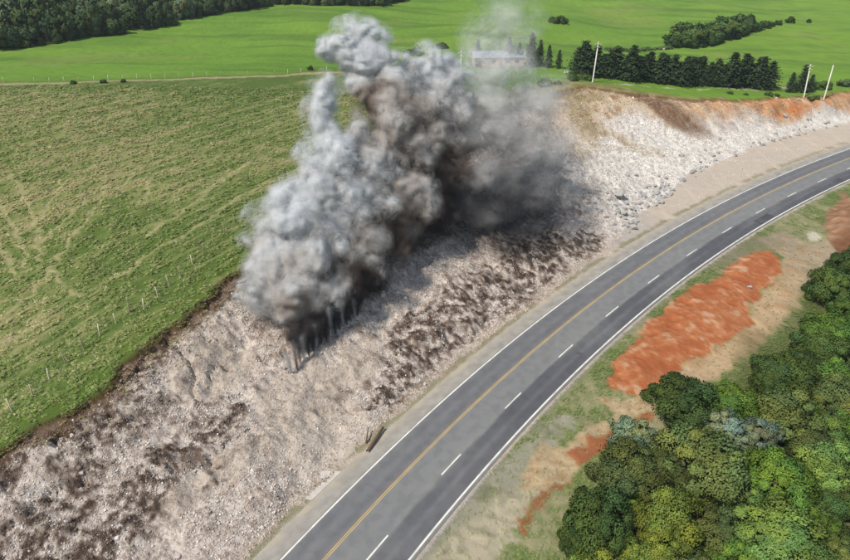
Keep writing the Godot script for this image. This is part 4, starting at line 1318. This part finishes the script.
func puff_grid(puffs: Array, cell: float, lo: Vector3, size: Vector3, blend: float, amps: Array, freqs: Array, seed_: int, slim: float) -> Dictionary:
	var nx := int(size.x / cell)
	var ny := int(size.y / cell)
	var nd := int(size.z / cell)
	var val := PackedFloat32Array()
	val.resize(nx * ny * nd)
	val.fill(-9.0)
	var tone := PackedFloat32Array()
	tone.resize(val.size())
	for q in puffs:
		var r: float = q[3] * slim
		var small := 1.0 / clampf(r / 4.0, 0.42, 1.05)
		var reach := r + 4.0
		var i0 := maxi(1, int((q[0] - reach - lo.x) / cell))
		var i1 := mini(nx - 2, int((q[0] + reach - lo.x) / cell))
		var j0 := maxi(1, int((q[1] - reach - lo.y) / cell))
		var j1 := mini(ny - 2, int((q[1] + reach - lo.y) / cell))
		var k0 := maxi(1, int((q[2] - reach - lo.z) / cell))
		var k1 := mini(nd - 2, int((q[2] + reach - lo.z) / cell))
		for i in range(i0, i1 + 1):
			var ax: float = lo.x + i * cell - q[0]
			for j in range(j0, j1 + 1):
				var ay: float = lo.y + j * cell - q[1]
				for k in range(k0, k1 + 1):
					var az: float = lo.z + k * cell - q[2]
					var v := (r - sqrt(ax * ax + ay * ay + az * az)) * small
					if v < -4.0: continue
					var at := (i * ny + j) * nd + k
					var old := val[at]
					if old < -8.0:
						val[at] = v
						tone[at] = q[4]
					else:
						var h := clampf(0.5 + 0.5 * (v - old) / blend, 0.0, 1.0)
						val[at] = lerpf(old, v, h) + blend * h * (1.0 - h)
						tone[at] = lerpf(tone[at], q[4], h)
	var bil := FastNoiseLite.new()
	bil.seed = seed_
	bil.noise_type = FastNoiseLite.TYPE_SIMPLEX
	bil.frequency = 1.0
	bil.fractal_type = FastNoiseLite.FRACTAL_NONE
	var f0: float = freqs[0]
	var f1: float = freqs[1]
	var f2: float = freqs[2]
	var f3: float = freqs[3]
	for i in range(1, nx - 1):
		for j in range(1, ny - 1):
			for k in range(1, nd - 1):
				var at := (i * ny + j) * nd + k
				var v := val[at]
				if v < -4.0 or v > 5.0: continue
				var px := lo.x + i * cell
				var py := lo.y + j * cell
				var pz := lo.z + k * cell
				var a := absf(bil.get_noise_3d(px * f0, py * f0, pz * f0))
				var b := absf(bil.get_noise_3d(px * f1 + 9.0, py * f1, pz * f1))
				var c := absf(bil.get_noise_3d(px * f2, py * f2 + 5.0, pz * f2))
				var e := bil.get_noise_3d(px * f3, py * f3, pz * f3 + 3.0)
				val[at] = v + (a - 0.33) * amps[0] + (b - 0.33) * amps[1] + (c - 0.3) * amps[2] + e * amps[3]
				tone[at] += (0.3 - a) * 0.8 + (0.3 - b) * 0.5 + 2.2 * smoothstep(8.5, 4.0, py - SLOPE_D * pz - SLOPE_X * px)
	return {"val": val, "tone": tone, "nx": nx, "ny": ny, "nd": nd, "cell": cell, "lo": lo}

func shell(g: Dictionary, skin: float, alpha: float, patchy: float, foot: float) -> ArrayMesh:   # the surface on which the smoke is equally thick
	var val: PackedFloat32Array = g.val
	var tone: PackedFloat32Array = g.tone
	var nx: int = g.nx
	var ny: int = g.ny
	var nd: int = g.nd
	var cell: float = g.cell
	var lo: Vector3 = g.lo
	var vert := PackedInt32Array()
	vert.resize(val.size())
	vert.fill(-1)
	var vp := PackedVector3Array()
	var vn := PackedVector3Array()
	var vc := PackedColorArray()
	var ix := PackedInt32Array()
	var si := ny * nd
	var sj := nd
	var cv := PackedFloat32Array()
	cv.resize(8)
	for i in range(1, nx - 2):
		for j in range(1, ny - 2):
			for k in range(1, nd - 2):
				var at := (i * ny + j) * nd + k
				var v0 := val[at]
				if v0 < skin - 3.0 or v0 > skin + 3.0: continue
				cv[0] = v0
				cv[1] = val[at + si]
				cv[2] = val[at + sj]
				cv[3] = val[at + si + sj]
				cv[4] = val[at + 1]
				cv[5] = val[at + si + 1]
				cv[6] = val[at + sj + 1]
				cv[7] = val[at + si + sj + 1]
				var mask := 0
				for q in 8:
					if cv[q] > skin: mask |= 1 << q
				if mask == 0 or mask == 255: continue
				var sum := Vector3.ZERO
				var n := 0
				for q in 8:
					for bit in [1, 2, 4]:
						if q & bit: continue
						var w: int = q | bit
						var fa := cv[q]
						var fb := cv[w]
						if (fa > skin) == (fb > skin): continue
						sum += Vector3(q & 1, (q >> 1) & 1, (q >> 2) & 1).lerp(Vector3(w & 1, (w >> 1) & 1, (w >> 2) & 1), (skin - fa) / (fb - fa))
						n += 1
				sum /= n
				vert[at] = vp.size()
				var p := Vector3(lo.x + (i + sum.x) * cell, lo.y + (j + sum.y) * cell, -(lo.z + (k + sum.z) * cell))
				vp.append(p)
				var gr := Vector3((cv[1] + cv[3] + cv[5] + cv[7]) - (cv[0] + cv[2] + cv[4] + cv[6]), (cv[2] + cv[3] + cv[6] + cv[7]) - (cv[0] + cv[1] + cv[4] + cv[5]), -((cv[4] + cv[5] + cv[6] + cv[7]) - (cv[0] + cv[1] + cv[2] + cv[3])))
				vn.append(-gr.normalized())
				var c := smoke_color(tone[at], 1.0)
				c.a = clampf(alpha * (1.0 + patchy * (n2.get_noise_3d(p.x * 2.6, p.y * 2.6, p.z * 2.6) + n3.get_noise_3d(p.x * 2.4, p.y * 2.4, p.z * 2.4))), 0.0, 1.0) if alpha < 1.0 else 1.0
				if foot > 0.0: c.a *= foot_fade(p, foot)
				vc.append(c)
	for i in range(2, nx - 2):
		for j in range(2, ny - 2):
			for k in range(2, nd - 2):
				var at := (i * ny + j) * nd + k
				if vert[at] < 0: continue
				var v0 := val[at] > skin
				for ax in 3:
					var s: int = si if ax == 0 else sj if ax == 1 else 1
					if (val[at + s] > skin) == v0: continue
					var u: int = sj if ax == 0 else 1 if ax == 1 else si
					var w: int = 1 if ax == 0 else si if ax == 1 else sj
					var a := vert[at]
					var b := vert[at - u]
					var c := vert[at - u - w]
					var d := vert[at - w]
					if a < 0 or b < 0 or c < 0 or d < 0: continue
					var nn: Vector3 = (vp[c] - vp[a]).cross(vp[b] - vp[a])
					if nn.dot(vn[a] + vn[c]) < 0.0:
						ix.append_array(PackedInt32Array([d, c, b, d, b, a]))
					else:
						ix.append_array(PackedInt32Array([a, b, c, a, c, d]))
	print("shell ", skin, " ", ix.size() / 3)
	return commit_arrays(vp, vn, vc, ix)

func foot_fade(p: Vector3, top: float) -> float:
	return clampf((top - p.y) / 28.0, 0.10, 1.0)

const VEIL := [[11.5, 11.4, 105.0, 3.2, 3.0], [16.5, 12.0, 105.8, 3.4, 3.0], [13.8, 15.6, 107.0, 4.8, 2.6], [19.8, 14.4, 108.5, 3.8, 2.2], [8.3, 16.0, 108.0, 4.0, 2.4], [6.4, 20.5, 110.0, 4.0, 1.9], [13.4, 21.8, 111.0, 6.6, 1.7], [20.8, 18.6, 112.0, 5.0, 1.6], [12.7, 28.4, 116.0, 6.6, 0.9], [18.6, 25.0, 115.0, 6.0, 1.1], [8.2, 26.4, 114.4, 4.8, 1.0], [12.4, 34.6, 121.0, 6.0, 0.5], [13.5, 40.2, 125.0, 5.4, 0.4], [15.6, 44.6, 128.0, 4.0, 0.3], [19.6, 31.3, 120.4, 5.0, 0.6], [9.6, 33.0, 119.0, 4.4, 0.5]]

func build_smoke() -> void:
	var mat := plain_mat(Color.WHITE, 1.0, true)
	mat.metallic_specular = 0.0
	mat.backlight_enabled = true
	mat.backlight = Color(0.6, 0.6, 0.6)
	var soft: StandardMaterial3D = mat.duplicate()
	soft.transparency = BaseMaterial3D.TRANSPARENCY_ALPHA
	var o := thing("smoke_plume", "thick billowing grey and brown smoke plume rising from the row of blast holes", "smoke")
	var g := puff_grid(PUFFS, 0.42, Vector3(-28.0, 7.0, 66.0), Vector3(40.0, 43.0, 56.0), 1.3, [3.7, 1.6, 0.38, 0.05], [0.12, 0.28, 0.66, 1.5], 77, 0.97)
	put("billows", shell(g, 1.15, 1.0, 0.0, 0.0), mat, o)
	for q in [[0.75, 0.40], [0.40, 0.30], [0.0, 0.23], [-0.45, 0.17], [-1.0, 0.12], [-1.65, 0.08], [-2.4, 0.05]]:
		tag_part(put("smoke_wisp", shell(g, q[0], q[1], 0.9, 0.0), soft, o))
	var o2 := thing("smoke_veil", "thin grey smoke drifting up right of the thick plume, charcoal at its foot", "smoke")
	tones_now = VEIL_TONES
	var v := puff_grid(VEIL, 0.62, Vector3(-2.0, 5.0, 96.0), Vector3(34.0, 52.0, 46.0), 3.4, [3.0, 1.5, 0.5, 0.1], [0.09, 0.20, 0.45, 1.1], 78, 1.0)
	for q in [[3.4, 0.26], [2.4, 0.21], [1.5, 0.17], [0.6, 0.13], [-0.3, 0.10], [-1.2, 0.07], [-2.1, 0.05]]:
		tag_part(put("smoke_wisp", shell(v, q[0], q[1], 0.6, 55.0), soft, o2))
	tones_now = TONES
	# jets of dust shooting out of the holes along the near end of the row
	tones_now = VEIL_TONES
	for q in 17:
		var t := q / 16.0
		var at := Vector3(lerpf(-17.6, -9.8, t) + rng.randf_range(-0.2, 0.2), 0.0, -lerpf(69.6, 81.0, t))
		at.y = surface_y(at.x, -at.z) - 0.1
		var tall := rng.randf_range(3.6, 5.4)
		var tilt := Vector3(rng.randf_range(-0.10, 0.04), 1.0, rng.randf_range(-0.02, 0.08))
		var c := smoke_color(rng.randf_range(2.2, 2.95) if q % 3 else rng.randf_range(0.8, 1.6), 1.0)
		for layer in [[1.3, 0.26], [0.8, 0.42], [0.4, 0.7]]:
			var jp := PackedVector3Array()
			var jn := PackedVector3Array()
			var jc := PackedColorArray()
			var ix := PackedInt32Array()
			for i in 13:
				var h := i / 12.0
				for k in 11:
					var a := TAU * k / 10.0
					var r: float = layer[0] * (0.09 + 0.42 * pow(h, 0.8)) * (1.0 + 0.45 * n2.get_noise_3d(cos(a) * 5.0 + q * 17.0, h * 16.0, sin(a) * 5.0))
					jp.append(at + tilt * h * tall + Vector3(cos(a) * r, 0, sin(a) * r))
					jn.append(Vector3(cos(a), 0.25, sin(a)).normalized())
					c.a = layer[1] * clampf(0.85 + 0.9 * n2.get_noise_3d(cos(a) * 9.0 + q * 31.0, h * 5.0, sin(a) * 9.0), 0.1, 1.0) * smoothstep(0.0, 0.12, h) * (1.0 - 0.6 * h)
					jc.append(c)
			for i in 12:
				for k in 10:
					var m := i * 11 + k
					ix.append_array(PackedInt32Array([m, m + 1, m + 11, m + 1, m + 12, m + 11]))
			tag_part(put("dust_jet", commit_arrays(jp, jn, jc, ix), soft, o))
	tones_now = TONES
	for q in [[-13.0, 80.2, 0.55, 3.0], [-6.7, 88.0, 0.5, 3.2], [-6.4, 86.0, 0.35, 1.2]]:
		var at := on_ground(q[0], q[1], q[3])
		var jp := PackedVector3Array()
		var jn := PackedVector3Array()
		var jc := PackedColorArray()
		for w in 900:
			var e: Vector3 = Vector3(rng.randfn(), rng.randfn() * 1.5, rng.randfn()) * (q[2] * 0.5)
			speck(jp, jn, jc, at + e, (e.normalized() + Vector3.UP * 0.3).normalized(), rng.randf_range(0.06, 0.12), rgb(206, 192, 182))
		tag_part(put("dust_puff", commit_arrays(jp, jn, jc), mat, o))

func tag_part(o: Node) -> void:
	o.set_meta("kind", "stuff")

# ------------------------------------------------------------------ the scene
func _ready() -> void:
	var cam := Camera3D.new()
	cam.name = "camera"
	add_child(cam)
	cam.position = Vector3(0, CAM_H, 0)
	cam.rotation.x = -0.494498
	cam.fov = 46.61
	cam.near = 0.5
	cam.far = 4000.0
	cam.current = true
	var we := WorldEnvironment.new()
	we.name = "world_environment"
	add_child(we)
	var env := Environment.new()
	we.environment = env
	env.background_mode = Environment.BG_SKY
	var sky := Sky.new()
	var psm := ProceduralSkyMaterial.new()
	psm.sky_top_color = rgb(156, 174, 196)
	psm.sky_horizon_color = rgb(206, 214, 222)
	psm.sky_curve = 0.12
	psm.ground_bottom_color = rgb(90, 100, 80)
	psm.ground_horizon_color = rgb(170, 180, 180)
	psm.sky_energy_multiplier = 1.0
	sky.sky_material = psm
	env.sky = sky
	env.background_energy_multiplier = 0.75
	env.tonemap_mode = Environment.TONE_MAPPER_LINEAR
	env.tonemap_exposure = 1.32
	env.fog_enabled = true
	env.fog_density = 0.00012
	env.fog_light_color = rgb(206, 216, 226)
	env.sdfgi_enabled = true
	env.ssao_enabled = true
	env.ssil_enabled = true
	var sun := DirectionalLight3D.new()
	sun.name = "sun"
	sun.light_color = Color(1.0, 0.965, 0.91)
	sun.light_energy = 1.25
	sun.light_angular_distance = 0.5
	sun.shadow_enabled = true
	add_child(sun)
	sun.look_at_from_position(Vector3.ZERO, -Vector3(-0.45, 0.80, 0.40), Vector3.UP)

	rng.seed = 20240611
	for q in [[n1, 1, 0.055, 3], [n2, 2, 0.22, 3], [n3, 3, 0.42, 3]]:
		q[0].seed = q[1]
		q[0].noise_type = FastNoiseLite.TYPE_SIMPLEX_SMOOTH
		q[0].frequency = q[2]
		q[0].fractal_type = FastNoiseLite.FRACTAL_FBM
		q[0].fractal_octaves = q[3]
	build_curve()
	solve_survey()

	var W := Color.WHITE
	var grey := func(v: float) -> Color: return Color(v, v, v)
	var fine := noise_tex(1024, 0.05, FastNoiseLite.TYPE_SIMPLEX, 5, [[0.2, grey.call(0.70)], [0.5, grey.call(0.95)], [0.7, W]], 11)
	var rubble_t := noise_tex(1024, 0.035, FastNoiseLite.TYPE_CELLULAR, 3, [[0.1, Color(0.58, 0.54, 0.52)], [0.35, Color(0.94, 0.93, 0.92)], [0.55, W]], 12)
	var rubble_f := noise_tex(1024, 0.06, FastNoiseLite.TYPE_SIMPLEX, 5, [[0.25, Color(0.52, 0.47, 0.44)], [0.40, Color(0.93, 0.91, 0.89)], [0.52, W]], 13)
	var grass_t := noise_tex(1024, 0.06, FastNoiseLite.TYPE_SIMPLEX, 5, [[0.2, Color(0.70, 0.72, 0.62)], [0.5, Color(0.95, 0.95, 0.90)], [0.7, W]], 14)
	var height_t := noise_tex(1024, 0.05, FastNoiseLite.TYPE_SIMPLEX, 5, [], 15)
	var m_field := ground_mat(grass_t, 7.0, fine, 2.3, height_t, 10.0)
	var m_pasture := ground_mat(grass_t, 16.0, fine, 5.0, height_t, 8.0)
	var blocks := noise_tex(1024, 0.03, FastNoiseLite.TYPE_CELLULAR, 4, [], 19)
	var m_rubble := ground_mat(rubble_t, 7.0, rubble_f, 3.1, blocks, 20.0)
	var m_gravel := ground_mat(fine, 3.0, rubble_f, 9.0, height_t, 3.0)
	var m_verge := ground_mat(grass_t, 5.0, fine, 2.0, height_t, 8.0)
	var m_soil := ground_mat(fine, 6.0, rubble_f, 2.4, height_t, 6.0)
	var asph_t := noise_tex(512, 0.12, FastNoiseLite.TYPE_SIMPLEX, 3, [[0.2, grey.call(0.88)], [0.5, grey.call(0.96)], [0.7, W]], 18)
	var m_asphalt := ground_mat(asph_t, 1.3, noise_tex(512, 0.012, FastNoiseLite.TYPE_SIMPLEX, 5, [[0.3, grey.call(0.95)], [0.6, W]], 16), 14.0, null, 0.0, 0.85)
	var m_paint := ground_mat(asph_t, 1.1, null, 1.0, null, 0.0, 0.7)
	var m_rock := plain_mat(Color.WHITE, 0.95, true)
	var m_boulder := StandardMaterial3D.new()
	m_boulder.albedo_texture = noise_tex(512, 0.02, FastNoiseLite.TYPE_SIMPLEX, 5, [[0.25, rgb(108, 107, 107)], [0.5, rgb(152, 151, 150)], [0.75, rgb(188, 186, 184)]], 17)
	m_boulder.uv1_triplanar = true
	m_boulder.uv1_scale = Vector3.ONE * 0.6
	m_boulder.roughness = 0.95
	var m_tuft := plain_mat(Color.WHITE, 0.85, true)
	m_tuft.backlight_enabled = true
	m_tuft.backlight = Color(0.3, 0.3, 0.3)

	var t0 := Time.get_ticks_msec()
	build_terrain([m_field, m_pasture, m_rubble, m_gravel, m_verge, m_soil, m_soil])
	print("terrain ", Time.get_ticks_msec() - t0)
	build_road(m_asphalt, m_paint)
	build_house()
	pole(on_ground(47.3, 188.2), 10.8, Vector2(-0.03, 0.0), true, "pale utility pole standing on a rock mound at the left end of the conifers")
	pole(on_ground(110.6, 192.5), 9.4, Vector2(0.06, 0.0), true, "pale utility pole with crossarm on the brow right of the conifers")
	pole(on_ground(117.2, 193.5), 9.6, Vector2(0.0, 0.0), false, "bare pale pole without crossarm, rightmost on the brow")
	pole(on_ground(9.3, 175.0), 10.5, Vector2(0.0, 0.0), true, "pale utility pole half hidden by the smoke between the two plumes")
	var f1 := []
	for q in [V(-50.5, 54.0), V(-49.3, 56.6), V(-47.1, 58.2), V(-46.0, 60.7), V(-45.3, 63.3), V(-44.6, 66.2), V(-43.4, 68.7), V(-42.5, 71.3), V(-41.4, 74.0), V(-40.4, 76.1), V(-38.6, 76.7), V(-37.6, 79.5), V(-36.8, 82.1), V(-35.7, 84.0), V(-35.0, 87.3), V(-34.2, 90.1), V(-33.3, 93.0), V(-32.5, 96.4), V(-31.2, 98.8), V(-30.6, 101.9), V(-29.7, 105.0), V(-28.6, 108.1), V(-27.7, 110.4), V(-26.7, 113.5), V(-25.5, 116.3)]:
		f1.append(on_ground(q.x, q.y))
	build_fence(f1, "old wire fence of leaning wooden posts along the field edge above the blasted slope", 1.75, 3)
	var f2 := []
	for k in 26: f2.append(on_ground(-118.0 + k * 3.7, track_d(-118.0 + k * 3.7) + 2.2))
	build_fence(f2, "far wire fence along the track at the foot of the green hill", 1.3, 4)
	log_thing(on_ground(-6.9, 58.9, 0.2), on_ground(-5.2, 62.6, 0.5), 0.22, "dark weathered log lying in the rubble next to the road shoulder")
	log_thing(on_ground(-7.2, 60.2, 0.2), on_ground(-7.0, 61.9, 0.9), 0.10, "thin stick propped beside the dark log near the road shoulder")
	build_boulders(m_boulder)
	t0 = Time.get_ticks_msec()
	build_bushes()
	build_far_trees()
	print("trees ", Time.get_ticks_msec() - t0)
	t0 = Time.get_ticks_msec()
	build_smoke()
	print("smoke ", Time.get_ticks_msec() - t0)
	t0 = Time.get_ticks_msec()
	build_rubble(m_rock)
	build_grass(m_tuft)
	print("scatter ", Time.get_ticks_msec() - t0)
